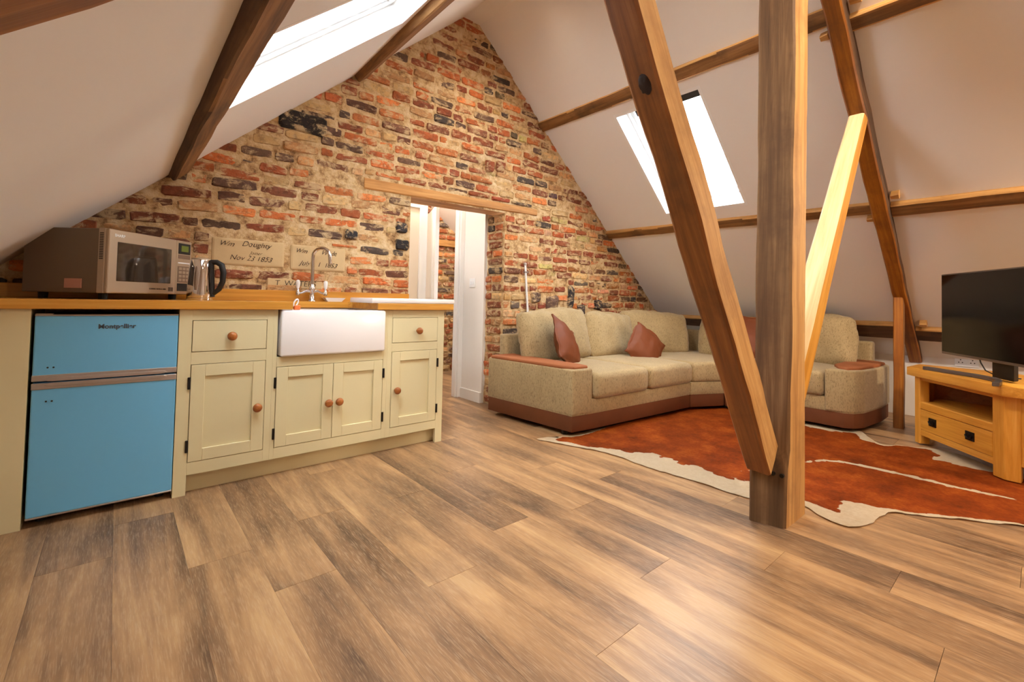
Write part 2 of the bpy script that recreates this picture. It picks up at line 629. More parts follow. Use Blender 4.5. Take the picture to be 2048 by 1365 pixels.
def slope(name, xs, ys, zf, hole):
    bm = nb()
    g = {}
    for i, x in enumerate(xs):
        for j, y in enumerate(ys):
            g[i, j] = bm.verts.new((x, y, zf(x)))
    for i in range(len(xs) - 1):
        for j in range(len(ys) - 1):
            cx, cy = (xs[i] + xs[i + 1]) / 2, (ys[j] + ys[j + 1]) / 2
            if hole and hole[0] < cx < hole[1] and hole[2] < cy < hole[3]:
                continue
            bm.faces.new((g[i, j], g[i, j + 1], g[i + 1, j + 1], g[i + 1, j]))
    return struct(name, bm, M['white_wall'])


slope('ceiling', [XL, WIN_L[0], WIN_L[1], 2.098], [YF, WIN_L[2], WIN_L[3], YB + 0.03], zl, WIN_L)
slope('ceiling', [2.258, WIN_R[0], WIN_R[1], XR], [YF, WIN_R[2], WIN_R[3], YB + 0.03], zr, WIN_R)
bm = nb()
box(bm, 2.09, 2.272, YF, YB + 0.03, 3.282, 3.30)
struct('ceiling', bm, M['white_wall'])
bm = nb()
box(bm, XL - 0.05, XL, YF, YB, 0, zl(XL) + 0.03)
struct('wall_left', bm, M['white_wall'])
bm = nb()
box(bm, XR, XR + 0.05, YF, YB, 0, zr(XR) + 0.03)
struct('wall_right', bm, M['white_wall'])
bm = nb()
vs = [bm.verts.new(p) for p in ((XL - .05, YF, 0), (XR + .05, YF, 0), (XR + .05, YF, zr(XR)), (2.264, YF, 3.29), (2.098, YF, 3.29), (XL - .05, YF, zl(XL)))]
bm.faces.new(vs)
struct('wall_front', bm, M['white_wall'])

# floor slab and its planks (long joints run towards the gable)
bm = nb()
box(bm, XL - 0.1, XR + 0.1, YF - 0.1, 5.4, -0.05, -0.006)
floor = struct('floor', bm, M['dark'])
PW, PL = 0.197, 1.22
bm = nb()
box(bm, -0.5, 0.5, -0.5, 0.5, -0.008, 0.0)
for v in bm.verts:
    if v.co.z > -0.001:
        v.co.x *= 0.9975
        v.co.y *= 0.9990
    else:
        v.co.x *= 1.0
plank_me = mesh_from(bm, 'plank', M['plank'])
x0p = 0.0235 - 6 * PW
row = 0
x = x0p
while x < XR:
    ph = {0: 0.30, 1: 0.94, 2: 0.52, 3: 1.13}[row % 4] + (row * 0.137) % 0.21
    y = YF - ph
    while y < 5.2:
        a, b = max(y, YF), min(y + PL, 5.2)
        if (x > 3.75 or x + PW < 1.25) and b > YB:
            b = min(b, YB + 0.02)
        if b - a > 0.02 and x + PW > XL:
            o = bpy.data.objects.new('plank', plank_me)
            C.objects.link(o)
            o.parent = floor
            o.location = (x + PW / 2, (a + b) / 2, 0)
            o.scale = (PW, b - a, 1)
        y += PL
    x += PW
    row += 1

# the brick gable: a lumpy mortar bed and single bricks
gable_top = lambda x: min(zl(x), zr(x), 3.28)


def in_door(x, z):
    return DX0 < x < DX1 and z < DZ


bm = nb()
st = 0.03
nx, nz = int((XR - XL) / st), int(3.33 / st)
xs = [XL + i * st for i in range(nx + 1)]
zs = [j * st for j in range(nz + 1)]
xs = sorted(xs + [DX0, DX1])
zs = sorted(zs + [DZ])
g = {}


def gv(i, j):
    if (i, j) not in g:
        x, z = xs[i], zs[j]
        e = min(abs(x - DX0), abs(x - DX1)) < 0.02 and z < DZ + 0.01
        y = YB + 0.0 + 0.007 * noise.noise(Vector((x * 9, z * 14, 1.3))) + 0.005 * noise.noise(Vector((x * 31, z * 37, 5)))
        g[i, j] = bm.verts.new((x, YB + 0.003 if e else y, z))
    return g[i, j]


for i in range(len(xs) - 1):
    for j in range(len(zs) - 1):
        cx, cz = (xs[i] + xs[i + 1]) / 2, (zs[j] + zs[j + 1]) / 2
        if cz > gable_top(cx) + 0.06 or in_door(cx, cz):
            continue
        bm.faces.new((gv(i, j), gv(i + 1, j), gv(i + 1, j + 1), gv(i, j + 1)))
# the two reveals of the doorway, the same wall's thickness
for xx, sgn in ((DX0, 1), (DX1, -1)):
    gg = {}
    ny, nzz = 8, 40
    for a in range(ny + 1):
        for b in range(nzz + 1):
            y, z = YB + 0.003 + 0.247 * a / ny, DZ * b / nzz
            w = 0 if a == 0 else sgn * 0.006 * noise.noise(Vector((y * 12, z * 14, xx)))
            gg[a, b] = bm.verts.new((xx + w, y, z))
    for a in range(ny):
        for b in range(nzz):
            bm.faces.new((gg[a, b], gg[a + 1, b], gg[a + 1, b + 1], gg[a, b + 1]))
bmesh.ops.remove_doubles(bm, verts=bm.verts[:], dist=0.0005)
bmesh.ops.recalc_face_normals(bm, faces=bm.faces[:])
wall = struct('wall_back', bm, M['mortar'], smooth=60)


def brick_bm(rng, bm=None, mat=None):
    """unit brick face in x, z in -0.5..0.5; front at y = -0.5, back at y = +0.5"""
    bm = bm or nb()
    base = [(-.5, -.36), (-.42, -.5), (0, -.5), (.42, -.5), (.5, -.36), (.5, .36), (.42, .5), (0, .5), (-.42, .5), (-.5, .36)]
    o = [(x * (1 + rng.uniform(-.07, .03)), z * (1 + rng.uniform(-.16, .05))) for x, z in base]
    tilt, tz = rng.uniform(-.15, .15), rng.uniform(-.2, .2)
    bk = [bm.verts.new((x, .5, z)) for x, z in o]
    fr = [bm.verts.new((x, -.12 + rng.uniform(-.15, .15), z)) for x, z in o]
    inn = [bm.verts.new((x * .93, -.45 + tilt * x + tz * z + rng.uniform(-.12, .12), z * .78)) for x, z in o]
    c = bm.verts.new((rng.uniform(-.1, .1), -.5 + rng.uniform(-.1, .1), rng.uniform(-.1, .1)))
    n = len(o)
    for i in range(n):
        j = (i + 1) % n
        bm.faces.new((bk[i], bk[j], fr[j], fr[i]))
        bm.faces.new((fr[i], fr[j], inn[j], inn[i]))
        bm.faces.new((inn[i], inn[j], c))
    bmesh.ops.recalc_face_normals(bm, faces=bm.faces[:])
    return bm


brick_meshes = []
for i in range(14):
    me = mesh_from(brick_bm(random.Random(100 + i)), 'brick', M['brick'])
    auto_smooth(me, 40)
    brick_meshes.append(me)

PAL = [((196, 106, 54), 24), ((176, 94, 52), 20), ((214, 128, 70), 16), ((150, 82, 50), 13), ((130, 78, 54), 11), ((112, 84, 66), 8), ((98, 80, 70), 4), ((216, 178, 122), 16), ((204, 152, 100), 15), ((76, 66, 60), 2)]


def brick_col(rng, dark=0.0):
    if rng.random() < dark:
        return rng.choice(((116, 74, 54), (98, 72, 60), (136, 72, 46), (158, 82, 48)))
    t = rng.uniform(0, sum(w for _, w in PAL))
    for c, w in PAL:
        t -= w
        if t <= 0:
            return c
    return PAL[0][0]


def put_brick(parent, x, y, z, L, D, H, col, rz=0.0, ry=0.0, name='brick', me=None):
    o = bpy.data.objects.new(name, me or R.choice(brick_meshes))
    C.objects.link(o)
    o.parent = parent
    o.location = (x, y, z)
    o.rotation_euler = (0, ry, rz)
    o.scale = (L, D, H)
    v = R.uniform(0.85, 1.12)
    c = lin(*[min(255, q * v) for q in col])
    o.color = c
    return o


TABS = [(0.405, 0.792, 1.118, 1.278), (0.828, 1.18, 1.112, 1.274)]
STONES = [(0.875, 2.07, 0.30, 0.13, (38, 33, 33)), (1.214, 1.376, 0.085, 0.07, (44, 46, 52)), (1.59, 1.47, 0.09, 0.08, (46, 46, 50)), (1.597, 1.343, 0.10, 0.08, (44, 44, 48)),
          (3.467, 0.985, 0.075, 0.25, (52, 48, 52)), (3.90, 0.915, 0.12, 0.11, (58, 50, 52)), (3.20, 0.93, 0.16, 0.14, (120, 92, 80)), (3.62, 0.86, 0.10, 0.12, (84, 70, 66)), (2.98, 0.98, 0.11, 0.10, (110, 88, 80)), (4.02, 0.84, 0.14, 0.09, (128, 76, 52)), (2.40, 2.10, 0.09, 0.10, (150, 78, 48)), (2.52, 2.12, 0.09, 0.10, (160, 84, 52))]


def hit(rects, x0, x1, z0, z1):
    return any(x0 < b and x1 > a and z0 < d and z1 > c for a, b, c, d in rects)


block = [(a - .008, b + .008, c - .004, d + .004) for a, b, c, d in TABS] + [(1.285, 2.985, 1.708, 1.812)] + [(x - L / 2 * .9, x + L / 2 * .9, z - H / 2 * .8, z + H / 2 * .8) for x, z, L, H, c in STONES]
spots = []
zc = 0.012
ci = 0
while zc < 3.27:
    Hc = R.uniform(0.056, 0.068)
    x = -0.62 + R.uniform(0, 0.2)
    while x < 5.35:
        L = R.choices((0.225, 0.205, 0.165, 0.108, 0.075), (30, 20, 16, 24, 10))[0] * R.uniform(0.85, 1.12)
        gap = R.uniform(0.008, 0.018)
        xa, xb = x, x + L
        x += L + gap
        # cut to the doorway
        if zc < DZ - 0.02:
            if xa < DX0 < xb:
                xb = DX0 - 0.002
            if xa < DX1 < xb:
                xa = DX1 + 0.002
            if xa >= DX0 - 0.001 and xb <= DX1 + 0.001:
                continue
        if xb - xa < 0.045 or R.random() < 0.03:
            continue
        z0 = zc + R.uniform(-.005, .005) + 0.007 * math.sin(xa * 2.1 + ci)
        xm, zm = (xa + xb) / 2, z0 + Hc / 2
        if zm > gable_top(xm) + 0.03:
            continue
        Hb = Hc
        for a, b, c, d in block:                       # thinner bricks fill the course above and below
            if xa < b and xb > a and z0 < d and z0 + Hb > c:
                if c - z0 > 0.026:
                    Hb = c - z0 - 0.003
                elif z0 + Hb - d > 0.026:
                    Hb = z0 + Hb - d - 0.003
                    z0 = d + 0.003
        zm = z0 + Hb / 2
        if hit(block, xa, xb, z0, z0 + Hb):
            # keep the piece that stands clear of the blocking rectangle
            ok = False
            for a, b, c, d in block:
                if xa < b and xb > a and z0 < d and z0 + Hb > c:
                    if a - xa > 0.06:
                        xb = a - 0.004
                        ok = True
                    elif xb - b > 0.06:
                        xa = b + 0.004
                        ok = True
                    else:
                        ok = False
                        break
            if not ok or hit(block, xa, xb, z0, z0 + Hb):
                continue
            xm = (xa + xb) / 2
        if zm < 0.93 and xm < 1.62:
            continue                                   # wholly behind the kitchen units
        if zm < 0.45 and xm > 2.75:
            continue                                   # wholly behind the sofa
        dist = math.hypot(xm, YB)
        size = (xb - xa) * Hb * YB / dist ** 3
        spots.append((size, xm, zm, xb - xa, Hb * R.uniform(0.86, 1.04)))
    zc += 0.0775 + R.uniform(-.003, .003)
    ci += 1
for x, z, L, H, c in STONES:
    put_brick(wall, x, YB - 0.004, z, L, 0.05, H, c, R.uniform(-.05, .05), R.uniform(-.08, .08))
spots.sort(reverse=True)
fill = nb()
tint = fill.loops.layers.float_color.new('tint')
for q, (s, x, z, L, H) in enumerate(spots):
    proud = R.uniform(-0.003, 0.009)
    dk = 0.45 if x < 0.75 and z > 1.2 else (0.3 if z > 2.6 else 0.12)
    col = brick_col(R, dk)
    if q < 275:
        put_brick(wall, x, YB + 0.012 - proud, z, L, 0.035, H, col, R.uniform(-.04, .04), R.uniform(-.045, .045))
    else:
        b2 = brick_bm(R)
        b2.transform(Matrix.Translation((x, YB + 0.012 - proud, z)) @ Matrix.Rotation(R.uniform(-.02, .02), 4, 'Y') @ Matrix.Diagonal((L, 0.035, H, 1)))
        c = lin(*[min(255, v * R.uniform(.9, 1.08)) for v in col])
        base = {v: fill.verts.new(v.co) for v in b2.verts}
        for f in b2.faces:
            nf = fill.faces.new([base[v] for v in f.verts])
            for l in nf.loops:
                l[tint] = c
        b2.free()
o = part('brick_infill', fill, M['brickfill'], wall, smooth=40)
o['kind'] = 'stuff'
# brick ends in the right-hand reveal
zc = 0.02
while zc < 1.66:
    y = YB + 0.012 + R.uniform(0, 0.02)
    for L in R.choice(((0.10, 0.10), (0.205,), (0.13, 0.075), (0.205,))):
        put_brick(wall, DX1 - 0.001, y + L / 2, zc + 0.03, L * .97, 0.03, 0.06, brick_col(R), -PI / 2 + R.uniform(-.03, .03))
        y += L + 0.014
    zc += 0.0775

# inscribed tablets in the wall
for (a, b, c, d), lines in zip(TABS, ((('Wm', .07, .045, .034), ('Doughty', .225, .05, .036), ('Joiner', .225, -.002, .022), ('Nov 23 1853', .20, -.035, .034)), (('Wm', .06, .042, .032), ('Wade', .235, .04, .034), ('July', .085, -.035, .034), ('1  1853', .225, -.042, .034)))):
    bm = nb()
    box(bm, a, b, YB - 0.010, YB + 0.02, c, d, 0.012, 2)
    for v in bm.verts:
        v.co += noise.noise_vector(v.co * 9) * 0.004
    t = part('inscribed_tablet', bm, M['plasterboard'], wall, label='smooth cream rendered tablet with handwriting scratched into it')
    for s, tx, tz, sz in lines:
        text('inscription', s, sz * 1.25, t, M['ink'], facing((a + tx, YB - 0.0135, (c + d) / 2 + tz), (1, 0, -0.02), (0.02, 0, 1)), 0.42, bold=-0.0004)
bm = nb()
box(bm, 0.70, 1.03, YB - 0.006, YB + 0.02, 0.99, 1.055, 0.005)
t = part('inscribed_tablet', bm, M['plasterboard'], wall)
text('inscription', 'T. WATERS', 0.05, t, M['ink'], facing((0.865, YB - 0.0085, 1.022), (1, 0, 0), (0, 0, 1)), 0.1, bold=-0.0006)

# timber lintel over the doorway
beam('lintel_beam', [[(1.293, YB - 0.012, 1.712), (1.293, YB - 0.012, 1.79), (1.293, YB + 0.25, 1.79), (1.293, YB + 0.25, 1.712)],
                     [(2.975, YB - 0.012, 1.745), (2.975, YB - 0.012, 1.808), (2.975, YB + 0.25, 1.808), (2.975, YB + 0.25, 1.745)]],
     M['lintel'], 'worn oak lintel spanning the doorway in the brick gable', seed=3)

# ------------------------------------------------------------------ skylights
def skylight(n, win, zf, N, blind):
    x0, x1, y0, y1 = win
    P = lambda x, y, off: Vector((x, y, zf(x))) - N * off        # off > 0: outwards
    root = bpy.data.objects.new('window_%d' % n, None)
    C.objects.link(root)
    root.location = P((x0 + x1) / 2, (y0 + y1) / 2, 0)
    root['kind'] = 'structure'
    W[root.name] = Matrix.Translation(root.location)
    D = 0.20 if blind else 0.14
    sl = math.hypot(1, (zf(1) - zf(0)))

    def slab(a0, a1, b0, b1, o0, o1, name, mat, parent=root):
        bm = nb()
        vs = [bm.verts.new(P(a, b, o)) for o in (o0, o1) for a, b in ((a0, b0), (a1, b0), (a1, b1), (a0, b1))]
        for f in ((0, 1, 2, 3), (4, 7, 6, 5), (0, 4, 5, 1), (1, 5, 6, 2), (2, 6, 7, 3), (3, 7, 4, 0)):
            bm.faces.new([vs[i] for i in f])
        bmesh.ops.recalc_face_normals(bm, faces=bm.faces[:])
        return part(name, bm, mat, parent)
    t = 0.02
    slab(x0 - t, x1 + t, y0 - t, y0, -0.001, D, 'lining_board', M['white_gloss'])
    slab(x0 - t, x1 + t, y1, y1 + t, -0.001, D, 'lining_board', M['white_gloss'])
    slab(x0 - t, x0, y0, y1, -0.001, D, 'lining_board', M['white_gloss'])
    slab(x1, x1 + t, y0, y1, -0.001, D, 'lining_board', M['white_gloss'])
    w = 0.045 / 1
    for nm, wi, o0, o1 in (('frame_rail', 0.0, D - 0.045, D), ('sash_rail', 0.026, D - 0.03, D + 0.02)):
        ww = 0.030
        hx = ww / sl
        ix = wi / sl
        slab(x0 + ix, x0 + ix + hx, y0 + wi, y1 - wi, o0, o1, nm, M['upvc'])
        slab(x1 - ix - hx, x1 - ix, y0 + wi, y1 - wi, o0, o1, nm, M['upvc'])
        slab(x0 + ix + hx, x1 - ix - hx, y0 + wi, y0 + wi + ww, o0, o1, nm, M['upvc'])
        slab(x0 + ix + hx, x1 - ix - hx, y1 - wi - ww, y1 - wi, o0, o1, nm, M['upvc'])
    slab(x0 + .035, x1 - .035, y0 + .05, y1 - .05, D - 0.004, D + 0.002, 'pane', M['glass'])
    if blind:
        slab(x0 + 0.012, x0 + 0.085, y0 + 0.045, y1 - 0.085, D - 0.055, D - 0.005, 'blind_cassette', M['dark'])


skylight(1, WIN_L, zl, NL, False)
skylight(2, WIN_R, zr, NR, True)

# ------------------------------------------------------------------ hall seen through the doorway
bm = nb()
box(bm, 2.565, 2.66, YB + 0.25, 3.72, 0, 2.2)
struct('wall_hall', bm, M['white_wall'])
bm = nb()
box(bm, 2.50, 2.66, 3.72, 3.78, 0, 2.2, 0.004)
box(bm, 2.515, 2.565, 3.70, 3.72, 0, 2.2, 0.004)
struct('trim_1', bm, M['white_gloss'])
bm = nb()
box(bm, 2.545, 2.565, YB + 0.252, 3.70, 0, 0.085)
prism(bm, [(2.545, YB + .252), (2.565, YB + .252), (2.565, 3.70), (2.545, 3.70)], 0.085, 0.095, 0.003)
struct('baseboard_hall', bm, M['white_gloss'])
bm = nb()
box(bm, 1.15, 2.075, 3.60, 3.68, 0, 2.4)
struct('wall_hall_left', bm, M['cream_wall'])
bm = nb()
box(bm, 2.0, 2.075, 3.58, 3.60, 0, 1.80, 0.004)
box(bm, 1.15, 2.0, 3.585, 3.60, 1.74, 1.80, 0.004)
struct('trim_2', bm, M['white_gloss'])
# white door leaf standing open in the hall
d = Vector((2.296 - 2.077, 4.0 - 3.45, 0))
bm = nb()
L_ = d.length
box(bm, 0, L_, -0.035, 0, 0.01, 1.76, 0.003)
box(bm, 0.1, L_ - .1, -0.037, 0.002, 0.25, 0.8, 0.002)
box(bm, 0.1, L_ - .1, -0.037, 0.002, 0.95, 1.6, 0.002)
bm.transform(Matrix.Translation((2.077, 3.45, 0)) @ Matrix.Rotation(math.atan2(d.y, d.x), 4, 'Z'))
struct('door_1', bm, M['white_gloss'])
bm = nb()
box(bm, 2.2, 3.9, 5.15, 5.25, 0, 3.0)
far = struct('wall_far', bm, M['mortar'])
zc = 0.02
while zc < 2.45:
    x = 2.5 + R.uniform(0, .1)
    if not 1.62 < zc < 1.72:
        while x < 3.72:
            L = R.choice((0.22, 0.2, 0.105, 0.15)) * R.uniform(.9, 1.1)
            put_brick(far, x + L / 2, 5.142, zc + .03, L * .93, 0.045, 0.056, brick_col(R), R.uniform(-.03, .03), R.uniform(-.03, .03))
            x += L + 0.016
    zc += 0.0775
bm = nb()
box(bm, 2.5, 3.75, 5.10, 5.16, 1.63, 1.71, 0.004)
part('timber_plate', bm, M['lintel'], far, label='weathered timber plate let into the far brick wall')
hz = lambda x: min(2.06 - 0.816 * (x - 3.09), 2.5)
bm = nb()
vs = [bm.verts.new(p) for p in ((2.55, YB + .25, hz(2.55)), (4.0, YB + .25, hz(4.0)), (4.0, 5.2, hz(4.0)), (2.55, 5.2, hz(2.55)))]
bm.faces.new(vs)
vs = [bm.verts.new(p) for p in ((1.15, YB + .25, 2.5), (2.56, YB + .25, 2.5), (2.56, 5.2, 2.5), (1.15, 5.2, 2.5))]
bm.faces.new(vs)
struct('ceiling_hall', bm, M['white_wall'])
bm = nb()
box(bm, 1.10, 1.15, YB + .25, 5.2, 0, 2.5)
box(bm, 3.9, 3.95, 3.7, 5.2, 0, 1.6)
box(bm, 1.15, 2.2, 5.15, 5.2, 0, 2.5)
box(bm, 2.66, 3.95, 3.70, 3.75, 0, 2.0)
struct('wall_hall_side', bm, M['white_wall'])
bm = nb()
box(bm, 1.10, DX0 - .001, YB + 0.245, YB + .25, 0, 2.5)
box(bm, DX1, 2.7, YB + 0.245, YB + .25, 0, 2.5)
box(bm, 1.1, 2.7, YB + 0.245, YB + .25, 1.81, 2.5)
struct('wall_hall_back', bm, M['white_wall'])
t = thing('newel_post', 'short white newel post by the far brick wall of the hall', 'post', (3.36, 4.90, 0))
bm = nb()
box(bm, 3.315, 3.405, 4.86, 4.95, 0, 0.69, 0.004)
part('post_shaft', bm, M['white_gloss'], t)
bm = nb()
box(bm, 3.305, 3.415, 4.85, 4.96, 0.69, 0.73, 0.01)
part('cap', bm, M['white_gloss'], t)

t = thing('light_switch', 'white double light switch on the white hall wall', 'switch', (2.565, 3.555, 1.06))
bm = nb()
box(bm, 2.556, 2.565, 3.512, 3.598, 1.06, 1.146, 0.002)
part('plate', bm, M['upvc'], t)
for yy in (3.54, 3.57):
    bm = nb()
    box(bm, 2.551, 2.557, yy - .008, yy + .008, 1.088, 1.118, 0.002)
    part('rocker', bm, M['upvc'], t)

# ------------------------------------------------------------------ roof timbers
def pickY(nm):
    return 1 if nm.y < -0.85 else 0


kp = []
for z, xl, xa, xr in ((0.0, 2.156, 2.190, 2.430), (0.25, 2.162, 2.198, 2.427), (0.31, 2.20, 2.222, 2.424), (0.75, 2.207, 2.235, 2.420), (0.98, 2.208, 2.238, 2.424), (1.65, 2.224, 2.253, 2.437), (2.35, 2.223, 2.263, 2.442), (3.275, 2.225, 2.27, 2.446)):
    kp.append([(xl, .865, z), (xa, .725, z), (xr, .725, z), (xr - .02, .865, z)])
beam('king_post', kp, [M['beam_grey'], M['beam_gold']], 'massive upright timber post with grey weathered face standing on the floor', 'post', n=40, rough=0.005, pick=pickY, seed=11)  # face colours hold both the grey weathering and the difference in light
pegs = nb()
for (x_, y_, z_) in ((2.182, .775, .225), (2.190, .742, .222)):
    lathe(pegs, [(0.009, 0.0), (0.009, 0.012), (0.004, 0.014)], (x_ - .008, y_, z_), 8, 'X')
o = part('peg', pegs, M['iron'], bpy.data.objects['king_post'])


def strut(name, A, B, mats, label, pick, n=22, seed=0, rough=0.005):
    beam(name, [A, B], mats, label, 'beam', n=n, pick=pick, seed=seed, rough=rough)


# left strut: a lower arris, its far edge and its upper edge at both ends
lo_a, lo_r = Vector((2.135, .765, .228)), Vector((2.215, .765, .345))
hi_a, hi_r = Vector((0.93, .760, 2.085)), Vector((1.035, .760, 2.135))
dy = Vector((0, .105, 0))
strut('truss_strut', [lo_a + dy, lo_a, lo_r, lo_r + dy], [hi_a + dy, hi_a, hi_r, hi_r + dy], [M['beam_red'], M['beam_gold']], 'thick brown timber strut leaning away from the foot of the post', pickY, 26, 4, 0.007)  # dark underside, golden front: shade and lamp light put into the timber colours
bm = nb()
lathe(bm, [(.024, 0.0), (.019, .003), (.008, .004)], (0, 0, 0), 14)
for v in bm.verts:
    v.co += noise.noise_vector(v.co * 60) * .005
bm.transform(Matrix.Translation((1.225, 0.810, 1.630)) @ Vector((-1.857, 0, -1.205)).to_track_quat('Z', 'X').to_matrix().to_4x4() @ Matrix.Diagonal((1.35, .85, 1, 1)))
part('knot', bm, M['knot'], bpy.data.objects['truss_strut'], smooth=40)
lo_a, lo_r = Vector((2.40, .745, .592)), Vector((2.40, .745, .38))
hi_a, hi_r = Vector((3.346, .70, 2.118)), Vector((3.453, .70, 2.102))
dy, dy2 = Vector((0.0, .115, 0.0)), Vector((0.0, .078, 0.0))
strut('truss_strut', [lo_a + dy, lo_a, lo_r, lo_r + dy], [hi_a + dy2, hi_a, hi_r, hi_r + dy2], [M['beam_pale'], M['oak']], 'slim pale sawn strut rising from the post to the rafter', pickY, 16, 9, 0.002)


def rafter(xs, y0, y1, zf, N, ps, mats, label, seed, pick):
    secs = []
    for x, p, ya, yb in zip(xs, ps, y0, y1):
        c = Vector((x, 0, zf(x)))
        i = c + N * p
        secs.append([(c.x, ya, c.z), (i.x, ya, i.z), (i.x, yb, i.z), (c.x, yb, c.z)])
    return beam('principal_rafter', secs, mats, label, 'beam', n=36, rough=0.006, seed=seed, pick=pick)


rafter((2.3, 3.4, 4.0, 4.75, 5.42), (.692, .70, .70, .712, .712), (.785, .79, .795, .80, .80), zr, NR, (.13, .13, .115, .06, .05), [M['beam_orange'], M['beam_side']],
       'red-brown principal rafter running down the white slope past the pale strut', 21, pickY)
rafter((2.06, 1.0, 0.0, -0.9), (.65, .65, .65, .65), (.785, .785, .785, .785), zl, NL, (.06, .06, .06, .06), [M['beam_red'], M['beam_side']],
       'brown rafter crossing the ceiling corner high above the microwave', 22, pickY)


def purlin(label, ends, zf, N, p, mats, seed, pick=None, n=24):
    secs = []
    for xa, xb, y in ends:
        A, B = Vector((xa, y, zf(xa))), Vector((xb, y, zf(xb)))
        i = N * p
        secs.append([A - N * .01, A + i, B + i, B - N * .01])
    return beam('purlin', secs, mats, label, 'beam', n=n, rough=0.005, seed=seed, pick=pick)


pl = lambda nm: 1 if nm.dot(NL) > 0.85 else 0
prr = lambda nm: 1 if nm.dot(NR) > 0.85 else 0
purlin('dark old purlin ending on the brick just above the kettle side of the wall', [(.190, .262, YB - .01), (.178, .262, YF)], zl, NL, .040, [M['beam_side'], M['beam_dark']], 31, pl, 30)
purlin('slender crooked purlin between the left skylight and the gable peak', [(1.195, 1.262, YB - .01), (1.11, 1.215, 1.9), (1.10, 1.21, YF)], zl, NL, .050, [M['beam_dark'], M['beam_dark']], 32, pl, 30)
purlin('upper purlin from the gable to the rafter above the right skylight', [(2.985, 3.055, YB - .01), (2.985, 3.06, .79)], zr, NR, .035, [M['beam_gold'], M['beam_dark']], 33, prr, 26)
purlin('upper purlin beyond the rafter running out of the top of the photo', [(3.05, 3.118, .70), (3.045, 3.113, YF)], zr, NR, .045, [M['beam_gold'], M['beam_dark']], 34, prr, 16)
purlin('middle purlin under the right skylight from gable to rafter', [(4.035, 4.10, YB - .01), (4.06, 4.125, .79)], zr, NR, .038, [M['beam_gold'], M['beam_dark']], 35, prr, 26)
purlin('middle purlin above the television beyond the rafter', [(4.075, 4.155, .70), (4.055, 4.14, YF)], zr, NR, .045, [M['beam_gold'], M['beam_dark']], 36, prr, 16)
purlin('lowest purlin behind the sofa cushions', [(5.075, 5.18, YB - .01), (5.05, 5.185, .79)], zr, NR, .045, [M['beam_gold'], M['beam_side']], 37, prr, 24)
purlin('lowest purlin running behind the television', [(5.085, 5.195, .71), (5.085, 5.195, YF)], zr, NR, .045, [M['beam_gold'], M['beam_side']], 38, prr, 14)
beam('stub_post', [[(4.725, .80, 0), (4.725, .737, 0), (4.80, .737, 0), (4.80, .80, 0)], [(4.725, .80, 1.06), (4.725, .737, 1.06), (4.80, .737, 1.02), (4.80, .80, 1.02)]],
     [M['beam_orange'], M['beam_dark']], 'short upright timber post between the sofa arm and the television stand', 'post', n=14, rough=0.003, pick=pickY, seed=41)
# small wedges where purlins cross the rafter
for (x_, y_, s_, lb) in ((2.99, .66, .055, 'small pale timber wedge on top of the upper purlin'), (4.02, .665, .05, 'small timber cleat above the middle purlin beside the rafter'), (5.04, .655, .05, 'small timber cleat on the lowest purlin beside the television'), (3.10, .83, .045, 'small dark wedge under the upper purlin left of the rafter'), (4.16, .83, .04, 'small timber cleat under the middle purlin left of the rafter')):
    c = Vector((x_, y_, zr(x_))) + NR * 0.02
    u = Vector((.752, 0, -.659))
    v_ = Vector((0, 1, 0))
    mk = lambda a: [c + u * (-s_ * .5) * a - NR * .03, c + u * (-s_ * .5) * a + NR * .03, c + u * (s_ * .5) * a + NR * .02, c + u * (s_ * .5) * a - NR * .03]
    A = [p - v_ * s_ * .45 for p in mk(1)]
    B = [p + v_ * s_ * .45 for p in mk(.8)]
    beam('timber_cleat', [A, B], M['beam_gold'], lb, 'wedge', n=2, rough=0.003, seed=x_)

# ------------------------------------------------------------------ kitchen units
FY = 2.632
sage = M['sage']


def knob(parent, x, z, y=FY - 0.018):
    bm = nb()
    lathe(bm, [(0.010, 0.0), (0.008, -0.008), (0.008, -0.013), (0.017, -0.018), (0.0215, -0.026), (0.0215, -0.033), (0.017, -0.040), (0.008, -0.043)], (x, y, z), 20, 'Y')
    return part('knob', bm, M['knobwood'], parent, smooth=50)


def shaker(parent, x0, x1, z0, z1, kx, kz, hinge):
    w = 0.056
    y0, y1 = FY - 0.002, FY + 0.02
    bm = nb()
    box(bm, x0, x0 + w, y0, y1, z0, z1, .0015)
    box(bm, x1 - w, x1, y0, y1, z0, z1, .0015)
    box(bm, x0 + w, x1 - w, y0, y1, z1 - w, z1, .0015)
    box(bm, x0 + w, x1 - w, y0, y1, z0, z0 + w, .0015)
    d_ = part('door', bm, sage, parent)
    bm = nb()
    box(bm, x0 + w - .002, x1 - w + .002, y0 + .011, y1 - .002, z0 + w - .002, z1 - w + .002)
    part('panel', bm, sage, d_)
    knob(d_, kx, kz, y0)
    hx = x0 - .006 if hinge == 'L' else x1 + .006
    for hz_ in (z0 + .10 * (z1 - z0) + .03, z1 - .12 * (z1 - z0) - .03):
        bm = nb()
        lathe(bm, [(.006, -.028), (.006, .028)], (hx, y0 - .003, hz_), 10, 'Z')
        box(bm, hx - .006, hx + .006, y0 - .002, y0 + .004, hz_ - .027, hz_ + .027)
        part('hinge', bm, M['iron'], d_)
    return d_


